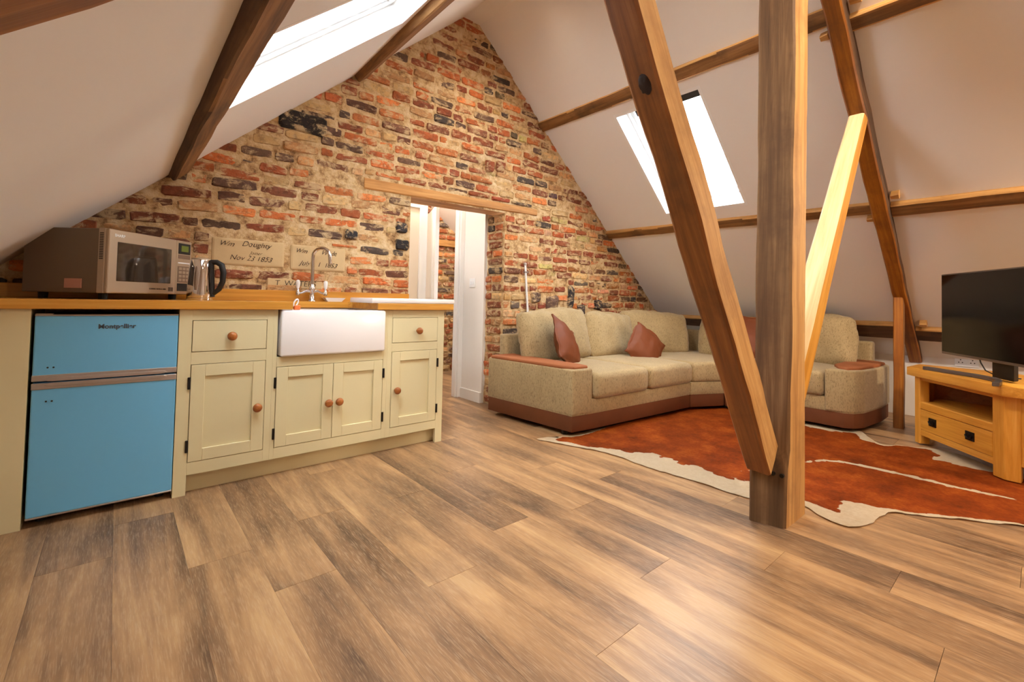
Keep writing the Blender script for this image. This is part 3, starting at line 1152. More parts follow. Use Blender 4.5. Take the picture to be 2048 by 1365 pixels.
def unit(name, label, x0, x1, bars, feet, z_top=0.872, side=True):
    t = thing(name, label, 'cabinet', ((x0 + x1) / 2, FY, 0), 0, 'cream kitchen base units')
    bm = nb()
    for a, b, c, d_ in bars:
        box(bm, a, b, FY, FY + .024, c, d_, .0008)
    part('face_frame', bm, sage, t)
    bm = nb()
    box(bm, x0, x0 + .018, FY + .024, 3.10, .09, z_top)
    box(bm, x1 - .018, x1, FY + .024, 3.10, .09, z_top)
    box(bm, x0, x1, 3.08, 3.10, .09, z_top)
    box(bm, x0, x1, FY + .024, 3.10, .09, .108)
    part('carcass', bm, sage, t)
    bm = nb()
    box(bm, x0, x1, FY + .055, FY + .073, 0, .095)
    part('toe_kick', bm, sage, t)
    return t


# tall end panel left of the fridge
bm = nb()
box(bm, -.338, -.254, FY, 3.10, 0, .872, .001)
tag(part('end_panel', bm, sage), 'cream painted end panel closing the worktop left of the blue fridge', 'panel')

# drawer over door unit
t = unit('base_cabinet', 'cream base cabinet between the blue fridge and the sink unit', .226, .628, [(.226, .277, 0, .872), (.598, .628, .093, .872), (.277, .598, .82, .872), (.277, .598, .611, .669), (.277, .598, .093, .151)], None)
bm = nb()
box(bm, .2795, .5955, FY - .002, FY + .02, .6715, .8175, .0015)
dr = part('drawer', bm, sage, t)
knob(dr, .438, .742, FY - .002)
shaker(t, .2795, .5955, .1535, .6085, .560, .376, 'L')

# sink unit
t = unit('base_cabinet', 'cream double door cabinet below the white butler sink', .628, 1.268, [(.628, .648, .093, .872), (1.243, 1.268, .093, .872), (.648, 1.243, .571, .622), (.648, 1.243, .093, .15)], None)
shaker(t, .6505, .9435, .1525, .5685, .916, .353, 'L')
shaker(t, .9465, 1.2405, .1525, .5685, .975, .354, 'R')

# right unit
t = unit('base_cabinet', 'narrow cream cabinet at the doorway end of the kitchen run', 1.268, 1.672, [(1.268, 1.298, .093, .872), (1.622, 1.672, 0, .872), (1.298, 1.622, .824, .872), (1.298, 1.622, .614, .666), (1.298, 1.622, .093, .147)], None)
bm = nb()
box(bm, 1.3005, 1.6195, FY - .002, FY + .02, .6685, .8215, .0015)
dr = part('drawer', bm, sage, t)
knob(dr, 1.472, .740, FY - .002)
shaker(t, 1.3005, 1.6195, .1495, .6115, 1.330, .376, 'R')
bm = nb()
box(bm, 1.640, 1.672, FY + .024, 3.10, 0, .10)
part('side_foot', bm, sage, t)

# worktop with a cut-out for the sink, and its upstand
t = thing('worktop', 'oiled oak worktop running the whole length of the kitchen', 'worktop', (0.7, 2.87, .872))
pts = [(-.47, 2.605), (.712, 2.605), (.712, 2.995), (.735, 3.02), (1.165, 3.02), (1.188, 2.995), (1.188, 2.605), (1.727, 2.605), (1.727, 3.118), (-.47, 3.118)]
bm = nb()
prism(bm, pts, .8725, .912, .002, 1)
part('worktop_slab', bm, M['worktop'], t)
bm = nb()
box(bm, -.44, 1.655, 3.098, 3.118, .912, .978, .002)
part('upstand', bm, M['worktop'], t)

# butler sink
t = thing('butler_sink', 'white ceramic butler sink set into the oak worktop', 'sink', (.95, 2.8, .624))
bm = nb()
X0, X1, Y0, Y1, Z0, Z1 = .660, 1.242, 2.606, 3.05, .624, .8705
prism(bm, [(X0, Y0), (X1, Y0), (X1, Y1), (X0, Y1)], Z0, Z1)
top = max((f for f in bm.faces), key=lambda f: f.calc_center_median().z)
r = bmesh.ops.inset_region(bm, faces=[top], thickness=.028)
r2 = bmesh.ops.extrude_face_region(bm, geom=[top])
for e in r2['geom']:
    if isinstance(e, bmesh.types.BMVert):
        e.co.z -= .20
        e.co.x = .951 + (e.co.x - .951) * .94
        e.co.y = 2.828 + (e.co.y - 2.828) * .94
bmesh.ops.delete(bm, geom=[top], context='FACES_ONLY')
bmesh.ops.bevel(bm, geom=bm.edges[:], offset=.011, segments=3, profile=.5, affect='EDGES')
bowl = part('basin', bm, M['ceramic'], t, smooth=60)
bm = nb()
lathe(bm, [(.03, 0), (.03, .004), (.012, .005)], (.95, 2.83, .6735), 20)
part('drain', bm, M['chrome'], t)

# mixer tap
t = thing('mixer_tap', 'chrome swan neck mixer tap with white lever handles behind the sink', 'tap', (.945, 3.058, .912))
tx, ty = .945, 3.058
bm = nb()
lathe(bm, [(.024, .912), (.024, .918), (.017, .924), (.015, .975), (.019, .985), (.02, .995), (.014, 1.01), (.0115, 1.02)], (tx, ty, 0), 20)
part('body', bm, M['chrome'], t, smooth=50)
bm = nb()
pts = [(tx, ty, 1.015), (tx, ty, 1.10), (tx, ty, 1.19)]
for i in range(1, 15):
    a = PI * i / 14
    pts.append((tx + .034 * (1 - math.cos(a)), ty - .055 * (1 - math.cos(a)), 1.20 + .052 * math.sin(a)))
pts.append((tx + .07, ty - .113, 1.165))
pts.append((tx + .07, ty - .113, 1.15))
tube(bm, pts, .0115, 14)
part('spout', bm, M['chrome'], t, smooth=60)
for s in (-1, 1):
    bm = nb()
    tube(bm, [(tx, ty, .975), (tx + s * .035, ty, .978), (tx + s * .06, ty, .965), (tx + s * .085, ty, .960)], [.012, .010, .008, .010], 12)
    lathe(bm, [(.012, .950), (.013, .966), (.008, .978), (.006, .992)], (tx + s * .085, ty, 0), 14)
    arm = part('valve_arm', bm, M['chrome'], t, smooth=60)
    bm = nb()
    lathe(bm, [(.005, .990), (.010, 1.0), (.0125, 1.03), (.011, 1.042), (.005, 1.047)], (tx + s * .085, ty, 0), 14)
    part('lever', bm, M['ceramic'], arm, smooth=60, label='white ceramic lever')

# white drainer tray laid across sink and worktop
bm = nb()
prism(bm, [(1.15, 2.607), (1.732, 2.603), (1.732, 2.95), (1.15, 2.95)], .9125, .943, .006, 2)
top = max(bm.faces, key=lambda f: f.calc_area() * (1 if f.normal.z > .9 else 0))
bmesh.ops.inset_region(bm, faces=[top], thickness=.018)
bmesh.ops.inset_region(bm, faces=[top], thickness=.008)
for v in top.verts:
    v.co.z -= .010
t = thing('draining_tray', 'flat white draining tray lying across the sink edge and worktop', 'tray', (1.44, 2.78, .9125))
part('tray', bm, M['ceramic'], t, smooth=40)
for q in range(7):
    bm = nb()
    yy = 2.66 + q * .039
    box(bm, 1.20, 1.68, yy - .005, yy + .005, .932, .938, .002)
    part('rib', bm, M['ceramic'], t)
# soap dish
t = thing('soap_dish', 'small white flared soap dish on the worktop beside the tap', 'dish', (1.085, 3.06, .912))
bm = nb()
sq = lambda s, z: [bm.verts.new((1.085 + sx * .066 * s, 3.058 + sy * .034 * s, z)) for sx, sy in ((-1, -1), (1, -1), (1, 1), (-1, 1))]
rg = [sq(.66, .9122), sq(1.0, .9375), sq(.93, .9375), sq(.62, .917)]
bm.faces.new(rg[0][::-1])
bm.faces.new(rg[3])
for a, b in zip(rg, rg[1:]):
    for i in range(4):
        bm.faces.new((a[i], a[(i + 1) % 4], b[(i + 1) % 4], b[i]))
part('dish', bm, M['ceramic'], t)
bm = nb()
prism(bm, [(1.055, 3.042), (1.115, 3.042), (1.115, 3.072), (1.055, 3.072)], .9172, .928, .004)
part('soap', bm, M['ceramic'], t)
# scrubber on the sink rim
t = thing('dish_scrubber', 'orange and cream dish scrubber with a looped top on the sink rim', 'scrubber', (.737, 2.622, .871))
bm = nb()
prism(bm, [(.722, 2.612), (.752, 2.612), (.754, 2.634), (.720, 2.634)], .8712, .896, .004)
part('scrub_pad', bm, M['orange'], t)
bm = nb()
lp = []
for i in range(17):
    a = 2 * PI * i / 16
    lp.append((.731 + .010 * math.sin(a) - .006 * math.cos(a), 2.623, .909 - .019 * math.cos(a)))
tube(bm, lp, .0042, 8)
part('loop_handle', bm, M['ceramic'], t, smooth=60)

# ------------------------------------------------------------------ fridge freezer
t = thing('fridge_freezer', 'sky blue undercounter fridge freezer with silver handle strips', 'fridge', (-.01, 2.85, 0))
fx0, fx1 = -.243, .223
bm = nb()
box(bm, fx0 + .004, fx1 - .004, FY + .04, 3.08, .03, .846, .004)
part('cabinet_body', bm, M['dark'], t)
for nm, a, b in (('freezer_door', .580, .843), ('fridge_door', .041, .574)):
    bm = nb()
    box(bm, fx0, fx1, FY - .002, FY + .036, a, b, .004, 2)
    dd = part(nm, bm, M['blue'], t)
    s0, s1 = (.5815, .606) if nm == 'freezer_door' else (.548, .5735)
    bm = nb()
    box(bm, fx0 - .001, fx1 + .001, FY - .006, FY + .01, s0, s1, .002)
    part('handle_strip', bm, M['silver'], dd)
    bm = nb()
    zz = .5868 if nm == 'freezer_door' else .5668
    prism(bm, [(fx0 + .045, zz - .006), (fx0 + .06, zz - .007), (fx1 - .06, zz - .007), (fx1 - .045, zz - .006), (fx1 - .035, zz), (fx1 - .045, zz + .006), (fx1 - .06, zz + .007), (fx0 + .06, zz + .007), (fx0 + .045, zz + .006), (fx0 + .035, zz)], 0, .006, .001, 1)
    bm.transform(Matrix(((1, 0, 0, 0), (0, 0, -1, FY - .004), (0, 1, 0, 0), (0, 0, 0, 1))))
    part('finger_recess', bm, M['silver'], dd)
    for px in (-.20, -.183):
        bm = nb()
        lathe(bm, [(.0035, 0), (.0035, -.001)], (px + .0, FY - .002, a + .055 if nm == 'freezer_door' else b - .075), 8, 'Y')
        part('screw_plug', bm, M['dark'], dd)
    bm = nb()
    e = (.843, .849) if nm == 'freezer_door' else (.034, .041)
    box(bm, fx0, fx1, FY - .001, FY + .036, e[0], e[1], .001)
    part('edge_trim', bm, M['silver'], dd)
    if nm == 'freezer_door':
        text('logo', 'Montpellier', .0265, dd, M['logo_grey'], facing((.008, FY - .0028, .797), (1, 0, 0), (0, 0, 1)), 0, bold=.0008, space=1.0)
for px in (fx0 + .04, fx1 - .04):
    for py in (FY + .08, 3.03):
        bm = nb()
        lathe(bm, [(.018, 0.0), (.018, .012), (.008, .013), (.008, .032)], (px, py, 0), 12)
        part('foot', bm, M['rubber'], t)
bm = nb()
box(bm, fx0, fx0 + .05, FY + .005, FY + .05, .849, .853, .001)
part('top_hinge', bm, M['silver'], t)

# ------------------------------------------------------------------ microwave
mw_w, mw_d, mw_h = .51, .383, .2865
t = thing('microwave_oven', 'large steel fronted microwave with brown casing on the worktop', 'microwave', (-.0335, 2.676, .912), math.radians(48.45))
zb, zt = .028, .028 + mw_h
bm = nb()
box(bm, .004, mw_w - .004, .045, mw_d, zb, zt - .001, .003)
part('casing', bm, M['mw_body'], t, world=False)
bm = nb()
box(bm, 0, mw_w, .016, .047, zb, zt, .002)
part('front_bezel', bm, M['steel'], t, world=False)
bm = nb()
for q in range(16):
    box(bm, -.001, .003, .023, .040, zb + .15 + q * .0075, zb + .154 + q * .0075)
part('vent', bm, M['dark'], t, world=False)
bm = nb()
cw = .40
box(bm, .001, cw - .001, 0, .016, zb + .001, zt - .001, .003)
dd = part('oven_door', bm, M['steel'], t, world=False)
bm = nb()
box(bm, .045, cw - .035, -.002, .006, zb + .055, zt - .055, .002)
part('door_window', bm, M['ovenglass'], dd, world=False)
mwM = W[t.name]
text('logo', 'SHARP', .017, dd, M['upvc'], mwM @ facing((.055, -.0006, zt - .028), (1, 0, 0), (0, 0, 1)), 0, bold=.0008, align='CENTER', space=1.1)
text('lettering', 'CONVECTION & GRILL', .0105, dd, M['ink'], mwM @ facing((.285, -.0006, zb + .025), (1, 0, 0), (0, 0, 1)), 0)
bm = nb()
for q in range(3):
    for s in range(2):
        box(bm, .352 + s * .017, .367 + s * .017, -.0008, 0, zb + .016 + q * .007, zb + .021 + q * .007)
part('symbol', bm, M['ink'], dd, world=False)
bm = nb()
box(bm, cw + .001, mw_w - .001, 0, .016, zb + .001, zt - .001, .003)
cp = part('control_panel', bm, M['steel'], t, world=False)
for nm, a, b, c, d_, mt in (('display_surround', .012, .098, .215, .272, M['dark']), ('display', .030, .082, .228, .260, M['green_lcd']), ('mode_panel', .012, .098, .190, .211, M['keypad']), ('mode_strip', .012, .098, .164, .170, M['upvc']), ('keypad', .012, .098, .065, .150, M['keypad']), ('start_pad', .012, .098, .018, .058, M['dark'])):
    bm = nb()
    yy = -.0035 if nm == 'display' else -.002
    box(bm, cw + a, cw + b, yy, .002, zb + c, zb + d_, .0008)
    part(nm, bm, mt, cp, world=False)
for q in range(4):
    for s in range(3):
        bm = nb()
        box(bm, cw + .018 + s * .026, cw + .039 + s * .026, -.0035, 0, zb + .070 + q * .020, zb + .084 + q * .020, .001)
        part('button', bm, M['steel'], cp, world=False)
bm = nb()
box(bm, -.0002, .006, .115, .19, zb + .02, zb + .062)
part('rating_sticker', bm, M['sticker'], t, world=False)
for q in ((.05, .06), (mw_w - .05, .06), (.05, mw_d - .05), (mw_w - .05, mw_d - .05)):
    bm = nb()
    lathe(bm, [(.016, 0.0005), (.018, zb + .001)], (q[0], q[1], 0), 12)
    part('foot', bm, M['rubber'], t, world=False)

# ------------------------------------------------------------------ kettle
t = thing('electric_kettle', 'polished steel electric kettle with black handle beside the microwave', 'kettle', (.327, 2.86, .912))
kx, ky = .327, 2.86
bm = nb()
lathe(bm, [(.056, .9125), (.058, .918), (.058, .926)], (kx, ky, 0), 28)
part('power_base', bm, M['chrome'], t, smooth=40)
bm = nb()
lathe(bm, [(.056, .927), (.0575, .935), (.056, 1.0), (.0515, 1.07), (.046, 1.118), (.044, 1.121)], (kx, ky, 0), 32)
body = part('body', bm, M['chrome'], t, smooth=40)
bm = nb()
lathe(bm, [(.044, 1.121), (.043, 1.127), (.030, 1.131), (.012, 1.132)], (kx, ky, 0), 28)
part('lid', bm, M['steel'], t, smooth=40)
bm = nb()
hd = Vector((.86, -.5, 0)).normalized()
K = lambda r_, z: (kx + hd.x * r_, ky + hd.y * r_, z)
tube(bm, [K(.046, 1.112), K(.075, 1.112), K(.098, 1.098), K(.108, 1.06), K(.105, 1.01), K(.09, .972), K(.068, .952), K(.055, .945)], [.013, .014, .015, .0145, .0135, .013, .012, .012], 12)
part('handle', bm, M['foot_black'], t, smooth=60)
bm = nb()
tube(bm, [K(.047, 1.118), K(.052, 1.05), K(.056, .98), K(.058, .930)], [.014, .013, .013, .013], 10)
part('handle_spine', bm, M['foot_black'], t, smooth=60)
gd = Vector((-.42, -.9, 0)).normalized()
bm = nb()
gp = [(kx + gd.x * r_, ky + gd.y * r_, z) for r_, z in ((.0545, .965), (.0535, 1.0), (.0505, 1.05), (.0485, 1.085))]
tube(bm, gp, [.006, .0095, .0095, .006], 10)
part('water_gauge', bm, M['keypad'], t, smooth=60)

# ------------------------------------------------------------------ pipe on the gable
t = thing('white_pipe', 'thin white pipe clipped upright to the bricks behind the sofa', 'pipe', (2.87, 3.10, .55))
bm = nb()
tube(bm, [(2.885, 3.105, .55), (2.868, 3.105, .83), (2.826, 3.105, 1.27)], .010, 12)
part('pipe', bm, M['upvc'], t, smooth=60)
bm = nb()
lathe(bm, [(.010, 1.268), (.014, 1.272), (.014, 1.288), (.006, 1.295)], (2.8255, 3.105, 0), 12)
part('end_cap', bm, M['silver'], t, smooth=60)
bm = nb()
box(bm, 2.815, 2.855, 3.09, 3.128, 1.20, 1.215, .002)
part('pipe_clip', bm, M['silver'], t)

# ------------------------------------------------------------------ corner sofa
t = thing('corner_sofa', 'olive beige chenille corner sofa with brown suede base and arm tops', 'sofa', (3.9, 2.2, 0))
ch = M['chenille']
outl = {
    'left': [(2.365, 3.03), (2.425, 2.150), (2.60, 2.128), (3.875, 2.055), (3.875, 3.03)],
    'corner': [(3.879, 3.03), (3.879, 2.053), (4.19, 1.905), (5.10, 1.905), (5.10, 3.03)],
    'right': [(4.192, 1.900), (4.20, 1.0), (4.235, .945), (4.33, .905), (4.70, .865), (4.96, .868), (5.02, .90), (5.04, .96), (5.10, 1.0), (5.10, 1.900)],
}
for kk, pts in outl.items():
    bm = nb()
    prism(bm, pts, .145, .255, .008, 2)
    part('seat_base', bm, ch, t, smooth=40)
    cx_ = sum(p[0] for p in pts) / len(pts)
    cy_ = sum(p[1] for p in pts) / len(pts)
    bm = nb()
    prism(bm, [(cx_ + (x - cx_) * .994, cy_ + (y - cy_) * .994) for x, y in pts], .036, .150, .006, 2)
    part('plinth_band', bm, M['suede'], t, smooth=40, label='brown suede band around the foot')
for fx, fy in ((2.46, 2.25), (2.46, 2.9), (3.75, 2.2), (4.3, 2.0), (4.35, 1.05), (4.95, 1.05), (4.95, 2.85), (3.75, 2.9)):
    bm = nb()
    lathe(bm, [(.022, 0.0065), (.026, .037)], (fx, fy, 0), 12)
    part('foot', bm, M['foot_black'], t)


def seat(pts, z0, z1, bev, seed, crown=.02):
    bm = nb()
    prism(bm, pts, z0, z1)
    bmesh.ops.bevel(bm, geom=[e for e in bm.edges], offset=bev, segments=4, profile=.5, affect='EDGES')
    bmesh.ops.triangulate(bm, faces=[f for f in bm.faces if len(f.verts) > 4])
    bmesh.ops.subdivide_edges(bm, edges=[e for e in bm.edges if e.calc_length() > .12], cuts=5, use_grid_fill=True)
    cx_ = sum(p[0] for p in pts) / len(pts)
    cy_ = sum(p[1] for p in pts) / len(pts)
    hx = max(abs(p[0] - cx_) for p in pts)
    hy = max(abs(p[1] - cy_) for p in pts)
    for v in bm.verts:
        u_, w_ = (v.co.x - cx_) / hx, (v.co.y - cy_) / hy
        k_ = max(0, 1 - u_ * u_) * max(0, 1 - w_ * w_)
        if v.co.z > (z0 + z1) / 2:
            v.co.z += crown * k_ ** .5
        v.co += noise.noise_vector(v.co * 6 + Vector((seed, 0, 0))) * .004
    return part('seat_cushion', bm, ch, t, smooth=60)


seat([(2.615, 2.085), (3.245, 2.06), (3.255, 2.86), (2.615, 2.86)], .250, .432, .045, 1)
seat([(3.262, 2.06), (3.885, 2.03), (3.885, 2.86), (3.268, 2.86)], .250, .428, .045, 2)
seat([(3.893, 2.04), (4.175, 1.90), (4.98, 1.90), (4.98, 2.90), (3.893, 2.90)], .250, .425, .035, 3, .012)
seat([(4.17, 1.885), (4.17, 1.13), (4.98, 1.13), (4.98, 1.885)], .250, .445, .045, 4)

for pts, pad in (([(2.362, 3.03), (2.422, 2.145), (2.612, 2.122), (2.612, 3.03)], [(2.366, 3.0), (2.420, 2.25), (2.45, 2.165), (2.59, 2.150), (2.606, 2.25), (2.606, 3.0)]),
                 ([(4.185, 1.125), (4.195, 1.0), (4.235, .940), (4.33, .900), (4.70, .858), (4.96, .862), (5.025, .895), (5.045, .96), (5.045, 1.125)], [(4.42, 1.12), (4.28, 1.06), (4.235, .985), (4.35, .925), (4.70, .885), (4.95, .888), (5.02, .95), (5.03, 1.12)])):
    bm = nb()
    prism(bm, pts, .150, .472, .016, 3)
    a_ = part('armrest', bm, ch, t, smooth=40)
    bm = nb()
    prism(bm, pad, .462, .492, .012, 3)
    part('arm_pad', bm, M['suede_top'], a_, smooth=40, label='tan brown suede arm top')
bm = nb()
box(bm, 2.52, 5.10, 2.99, 3.085, .25, .655, .02, 3)
part('back_frame', bm, ch, t, smooth=40)
bm = nb()
box(bm, 5.0, 5.10, .985, 2.98, .25, .655, .02, 3)
part('back_frame', bm, ch, t, smooth=40)


def back_cushion(loc, w, h, d_, rz, tilt, seed, roll=0.0):
    bm = nb()
    soft_box(bm, w, d_, h, .05, 16, .008, seed)
    place(bm, loc, tilt, roll, rz)
    part('back_cushion', bm, ch, t, smooth=80)


RD = math.radians
back_cushion((2.985, 2.855, .635), .87, .46, .13, RD(4), RD(-12), 1, RD(-2))
back_cushion((3.72, 2.835, .615), .66, .44, .14, RD(-2), RD(-14), 2, RD(3))
back_cushion((4.38, 2.755, .625), .84, .44, .13, RD(-22), RD(-13), 3, RD(2))
back_cushion((4.80, 2.10, .610), .62, .43, .14, RD(-80), RD(-12), 4)
back_cushion((4.80, 1.40, .645), .66, .46, .13, RD(-88), RD(-14), 5, RD(-1))


def pillow(label, loc, s, rz, tilt, roll, seed):
    bm = nb()
    soft_box(bm, s, .03, s, .055, 14, .010, seed, -2.0)
    place(bm, (0, 0, 0), tilt, roll, rz)
    t_ = thing('throw_pillow', label, 'cushion', loc, 0, 'brown satin throw pillows')
    part('cover', bm, M['satin'], t_, world=False, smooth=80)


pillow('crumpled brown satin pillow leaning behind the near sofa arm', (2.84, 2.60, .60), .34, RD(16), RD(-24), RD(24), 11)
pillow('brown satin pillow tipped on its corner in the middle of the sofa', (3.85, 2.50, .525), .33, RD(-30), RD(-24), RD(38), 12)
pillow('dark brown pillow half hidden behind the big timber post', (4.575, 1.76, .625), .38, RD(-84), RD(-22), RD(8), 13)

# ------------------------------------------------------------------ cowhide rug (outline: x, y, width of its white margin)
hide = [(2.21, 2.275, .05), (2.235, 2.17, .04), (2.257, 2.10, .035), (2.31, 1.95, .03), (2.351, 1.844, .05), (2.362, 1.70, .11), (2.351, 1.518, .17), (2.36, 1.36, .15), (2.375, 1.20, .13), (2.372, 1.06, .14), (2.38, .954, .13), (2.40, .86, .10),
        (2.50, .76, .05), (2.443, .671, .06), (2.42, .59, .07), (2.44, .541, .07), (2.527, .507, .05), (2.62, .50, .09), (2.675, .491, .10), (2.757, .469, .03), (2.83, .37, .015), (2.894, .289, .02), (2.98, .17, .02), (3.063, .069, .01), (3.16, -.10, .0), (3.10, -.26, .03), (3.22, -.36, .06), (3.42, -.30, .03),
        (3.62, -.20, .0), (3.80, -.05, .0), (3.92, .12, .0), (4.03, .24, .10), (4.17, .33, .20), (4.23, .44, .18), (4.20, .53, .03), (4.15, .62, .0), (4.06, .74, .02), (4.17, .84, .05), (4.33, .93, .09), (4.31, 1.10, .08), (4.28, 1.28, .07), (4.36, 1.50, .05), (4.40, 1.72, .06), (4.43, 1.88, .10), (4.36, 2.02, .04),
        (4.18, 2.08, .0), (4.05, 2.115, .0), (3.75, 2.13, .0), (3.515, 2.125, .0), (3.30, 2.16, .0), (3.055, 2.155, .0), (2.85, 2.165, .0), (2.617, 2.146, .01), (2.45, 2.185, .02), (2.33, 2.215, .03)]
dense = []
nH = len(hide)
for i in range(nH):
    p0, p1, p2, p3 = hide[i - 1], hide[i], hide[(i + 1) % nH], hide[(i + 2) % nH]
    m_ = max(2, int(math.hypot(p2[0] - p1[0], p2[1] - p1[1]) / .02))
    for j in range(m_):
        s = j / m_
        q = [.5 * (2 * p1[c] + (p2[c] - p0[c]) * s + (2 * p0[c] - 5 * p1[c] + 4 * p2[c] - p3[c]) * s * s + (3 * p1[c] - p0[c] - 3 * p2[c] + p3[c]) * s ** 3) for c in range(3)]
        w_ = .007 * noise.noise(Vector((q[0] * 22, q[1] * 22, 0)))
        dense.append((q[0] + w_, q[1] + w_, max(q[2], 0)))


def inside(x, y):
    c = False
    for i in range(len(dense)):
        a, b = dense[i - 1], dense[i]
        if (a[1] > y) != (b[1] > y) and x < (b[0] - a[0]) * (y - a[1]) / (b[1] - a[1]) + a[0]:
            c = not c
    return c


pv = [Vector((a, b)) for a, b, c_ in dense]
ne = len(pv)
gx = 2.2
while gx < 4.5:
    gy = -.4
    while gy < 2.35:
        x_, y_ = gx + R.uniform(-.004, .004), gy + R.uniform(-.004, .004)
        if inside(x_, y_):
            pv.append(Vector((x_, y_)))
        gy += .024
    gx += .024
res = delaunay_2d_cdt(pv, [(i, (i + 1) % ne) for i in range(ne)], [], 1, 1e-5)
spine = [(2.60, 1.20, .0), (2.95, 1.02, .004), (3.20, .955, .008), (3.327, .905, .014), (3.385, .83, .018), (3.415, .684, .020), (3.425, .484, .022), (3.42, .302, .02), (3.454, .12, .014), (3.47, .02, .0)]


def seg_d(px, py, a, b):
    dx, dy_ = b[0] - a[0], b[1] - a[1]
    L2 = dx * dx + dy_ * dy_
    s = 0 if L2 == 0 else max(0, min(1, ((px - a[0]) * dx + (py - a[1]) * dy_) / L2))
    return math.hypot(px - a[0] - s * dx, py - a[1] - s * dy_), a[2] + (b[2] - a[2]) * s


bm = nb()
wl = bm.verts.layers.float.new('white')
vv = []
for p in res[0]:
    x_, y_ = p
    best, wdt = 9, 0
    for i in range(nH):
        d_, w_ = seg_d(x_, y_, hide[i - 1], hide[i])
        if d_ < best:
            best, wdt = d_, w_
    wob = .75 + .9 * (noise.noise(Vector((x_ * 9, y_ * 9, 3))) + .5) + .25 * noise.noise(Vector((x_ * 40, y_ * 40, 7)))
    wv = .5 + (wdt * 1.3 * wob - best) / .03
    for a, b in zip(spine, spine[1:]):
        d_, w_ = seg_d(x_, y_, a, b)
        if w_ > 0.001:
            wv = max(wv, .5 + (w_ * (1 + .5 * noise.noise(Vector((x_ * 25, y_ * 25, 1)))) - d_) / .014)
    fr_ = max(0, 1 - best / .09)
    z_ = .0045 + .010 * fr_ * max(0, noise.noise(Vector((x_ * 8, y_ * 8, 11))) + .15) + .003 * (noise.noise(Vector((x_ * 4, y_ * 4, 2))) + .6)
    under = x_ > 4.1 and y_ > .6 or y_ > 2.0
    if under:
        z_ = min(z_, .012)
    vtx = bm.verts.new((x_, y_, z_))
    vtx[wl] = max(0, min(1, wv))
    vv.append(vtx)
for f in res[2]:
    if len(set(f)) == 3:
        try:
            bm.faces.new([vv[i] for i in f])
        except ValueError:
            pass
bmesh.ops.recalc_face_normals(bm, faces=bm.faces[:])
if sum(f.normal.z for f in bm.faces) < 0:
    bmesh.ops.reverse_faces(bm, faces=bm.faces[:])
r = bmesh.ops.extrude_face_region(bm, geom=bm.faces[:])
o = part('cowhide_rug', bm, M['hide'], smooth=70)
me = o.data
# the extruded copy forms the skin side, just under the hair
tag(o, 'russet and white cowhide rug spread on the floor before the sofa', 'rug')

# ------------------------------------------------------------------ television stand
ang = math.atan2(-.637, -.770)
t = thing('television_stand', 'honey oak corner television stand with one drawer and black handles', 'tv stand', (4.318, .61, 0), ang)
L_ = .712
bodyp = [(0, 0), (L_, 0), (L_ + .19, .19), (L_ - .10, .49), (.10, .49), (-.19, .19)]
topp = [(-.035, -.03), (L_ + .03, -.03), (L_ + .235, .175), (L_ - .085, .515), (.085, .515), (-.235, .17)]
bm = nb()
prism(bm, topp, .476, .535, .006, 2)
part('top', bm, M['oak'], t, world=False, smooth=30)
legs = [[(0, 0), (.05, 0), (.05, .06), (0, .085), (-.045, .045)], [(.637, 0), (L_, 0), (L_ + .045, .045), (L_, .09), (.637, .06)],
        [(-.19, .19), (-.15, .15), (-.11, .19), (-.15, .23)], [(L_ + .15, .15), (L_ + .19, .19), (L_ + .15, .23), (L_ + .11, .19)]]
for i, pts in enumerate(legs):
    bm = nb()
    prism(bm, pts, 0.0115 if i < 2 else 0.0, .476, .003, 1)
    part('leg', bm, M['oakz'], t, world=False)
bm = nb()
box(bm, .05, .637, .004, .024, .452, .476, .002)
part('front_rail', bm, M['oak'], t, world=False)
bm = nb()
box(bm, .05, .637, .004, .024, .072, .112, .002)
part('front_rail', bm, M['oak'], t, world=False)
bm = nb()
prism(bm, [(.02, .004), (L_ - .04, .004), (L_ - .02, .10), (L_ + .12, .20), (L_ - .11, .44), (.11, .44), (-.12, .20), (.02, .10)], .254, .303, .004, 1)
part('shelf', bm, M['oak'], t, world=False)
bm = nb()
prism(bm, [(.05, .03), (L_ - .07, .03), (L_ - .04, .10), (L_ + .12, .20), (L_ - .11, .44), (.11, .44), (-.12, .20), (.04, .10)], .075, .10, .002, 1)
part('bottom_board', bm, M['oak'], t, world=False)
bm = nb()
box(bm, .10, L_ - .10, .455, .475, .09, .476)
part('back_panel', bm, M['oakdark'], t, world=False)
for sgn, x0_ in ((-1, 0), (1, L_)):
    bm = nb()
    s = .19
    a0, a1 = Vector((x0_ + sgn * .04, .05, 0)), Vector((x0_ + sgn * .16, .17, 0))
    nrm = Vector((-sgn * .707, .707, 0)) * .016
    prism(bm, [tuple(p.xy) for p in ((a0, a1, a1 + nrm, a0 + nrm) if sgn > 0 else (a1, a0, a0 + nrm, a1 + nrm))], .10, .476, .001, 1)
    part('side_panel', bm, M['oakz'], t, world=False)
    bm = nb()
    b0, b1 = Vector((x0_ + sgn * .19, .19, 0)), Vector((x0_ - sgn * .10, .49, 0))
    nrm = Vector((-sgn * .707, -.707, 0)) * .016
    prism(bm, [tuple(p.xy) for p in ((b0, b1, b1 + nrm, b0 + nrm) if sgn > 0 else (b1, b0, b0 + nrm, b1 + nrm))], .09, .476, .001, 1)
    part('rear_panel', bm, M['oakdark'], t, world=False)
bm = nb()
box(bm, .053, .634, .002, .022, .115, .251, .002)
dr = part('drawer', bm, M['oak'], t, world=False)
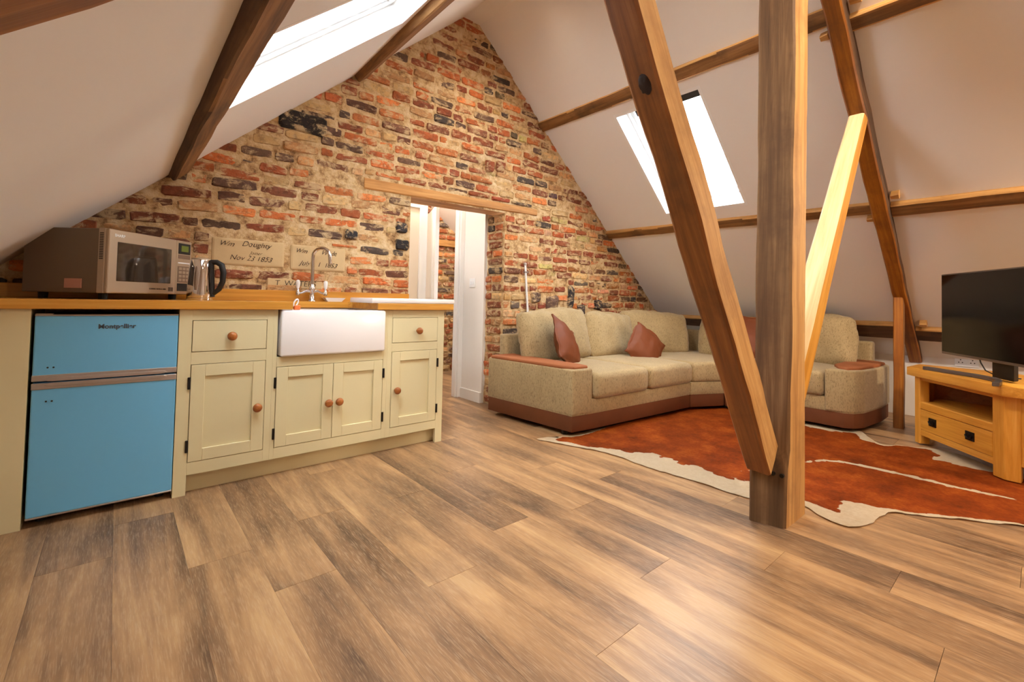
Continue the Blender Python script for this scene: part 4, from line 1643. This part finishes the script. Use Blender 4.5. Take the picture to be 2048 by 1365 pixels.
for hx in (.170, .478):
    bm = nb()
    box(bm, hx - .032, hx + .032, -.004, .003, .160, .213, .001)
    hp = part('handle', bm, M['iron'], dr, world=False, label='black iron drop handle')
    bm = nb()
    pts = [(hx + .022 * math.cos(a), -.010, .192 + (.019 if math.sin(a) < 0 else .006) * math.sin(a)) for a in [PI + PI * i / 10 for i in range(11)]]
    tube(bm, pts, .0045, 8)
    part('pull', bm, M['iron'], hp, world=False, smooth=60)
    bm = nb()
    lathe(bm, [(.011, -.004), (.011, -.009), (.005, -.010)], (hx, 0, .190), 12, 'Y')
    part('boss', bm, M['iron'], hp, world=False)

# television
ang = math.atan2(-.525, -.851)
t = thing('television', 'black flat screen television with a grey frame on the oak stand', 'television', (4.42, .48, .535), ang)
tw, th, z0 = 1.09, .555, .107
bm = nb()
box(bm, 0, tw, 0, .012, z0, z0 + th, .002)
box(bm, .10, tw - .10, .012, .045, z0 + .02, z0 + th - .10, .012, 2)
part('housing', bm, M['tvframe'], t, world=False)
bm = nb()
box(bm, .006, tw - .006, -.0012, .002, z0 + .016, z0 + th - .008, .0005)
part('screen', bm, M['tvblack'], t, world=False)
bm = nb()
prism(bm, [(tw / 2 - .09, .03), (tw / 2 + .09, .03), (tw / 2 + .05, .075), (tw / 2 - .05, .075)], .010, z0 + .06, .004, 1)
part('neck', bm, M['foot_black'], t, world=False)
bm = nb()
pts = [(tw / 2 - .40, -.16), (tw / 2 - .24, -.10), (tw / 2 - .10, -.045), (tw / 2 + .03, -.03), (tw / 2 + .12, -.055), (tw / 2 + .19, -.095), (tw / 2 + .26, -.145)]
fr_ = [(x_, y_ - .017) for x_, y_ in pts] + [(x_, y_ + .017) for x_, y_ in pts[::-1]]
prism(bm, fr_, .0005, .024, .003, 1)
part('foot', bm, M['tvfoot'], t, world=False)
bm = nb()
tube(bm, [(.34, .03, z0 + .01), (.345, .035, .085), (.36, .05, .04), (.39, .10, .006), (.40, .2, .004)], .004, 8)
part('cable', bm, M['foot_black'], t, world=False, smooth=60)

# double wall socket
t = thing('wall_socket', 'white double wall socket on the low wall behind the television', 'socket', (XR, .43, .47))
bm = nb()
box(bm, XR - .009, XR - .0005, .36, .506, .475, .561, .002)
part('plate', bm, M['upvc'], t)
for yy in (.397, .469):
    for dy_, dz_ in ((0, .02), (-.011, -.002), (.011, -.002)):
        bm = nb()
        box(bm, XR - .0098, XR - .008, yy + dy_ - .0035, yy + dy_ + .0035, .512 + dz_ - .004, .512 + dz_ + .004)
        part('pin_hole', bm, M['dark'], t)
    bm = nb()
    yq = yy + (.022 if yy > .43 else -.022) * -1
    box(bm, XR - .011, XR - .008, yq - .006, yq + .006, .536, .553, .001)
    part('rocker', bm, M['upvc'], t)

# recessed ceiling spotlights that light the room
for i, (lx, ly) in enumerate(((2.18, 2.42), (2.18, 1.25), (2.18, 0.1))):
    t = thing('ceiling_spotlight', ('recessed round ceiling spotlight nearest the brick gable', 'recessed round ceiling spotlight over the middle of the room', 'recessed round ceiling spotlight beyond the timber post')[i], 'ceiling light', (lx, ly, 3.282), 0, 'recessed ridge spotlights')
    bm = nb()
    lathe(bm, [(.045, 3.282), (.045, 3.277), (.034, 3.274), (.032, 3.2815)], (lx, ly, 0), 24)
    part('ring', bm, M['upvc'], t, smooth=40)
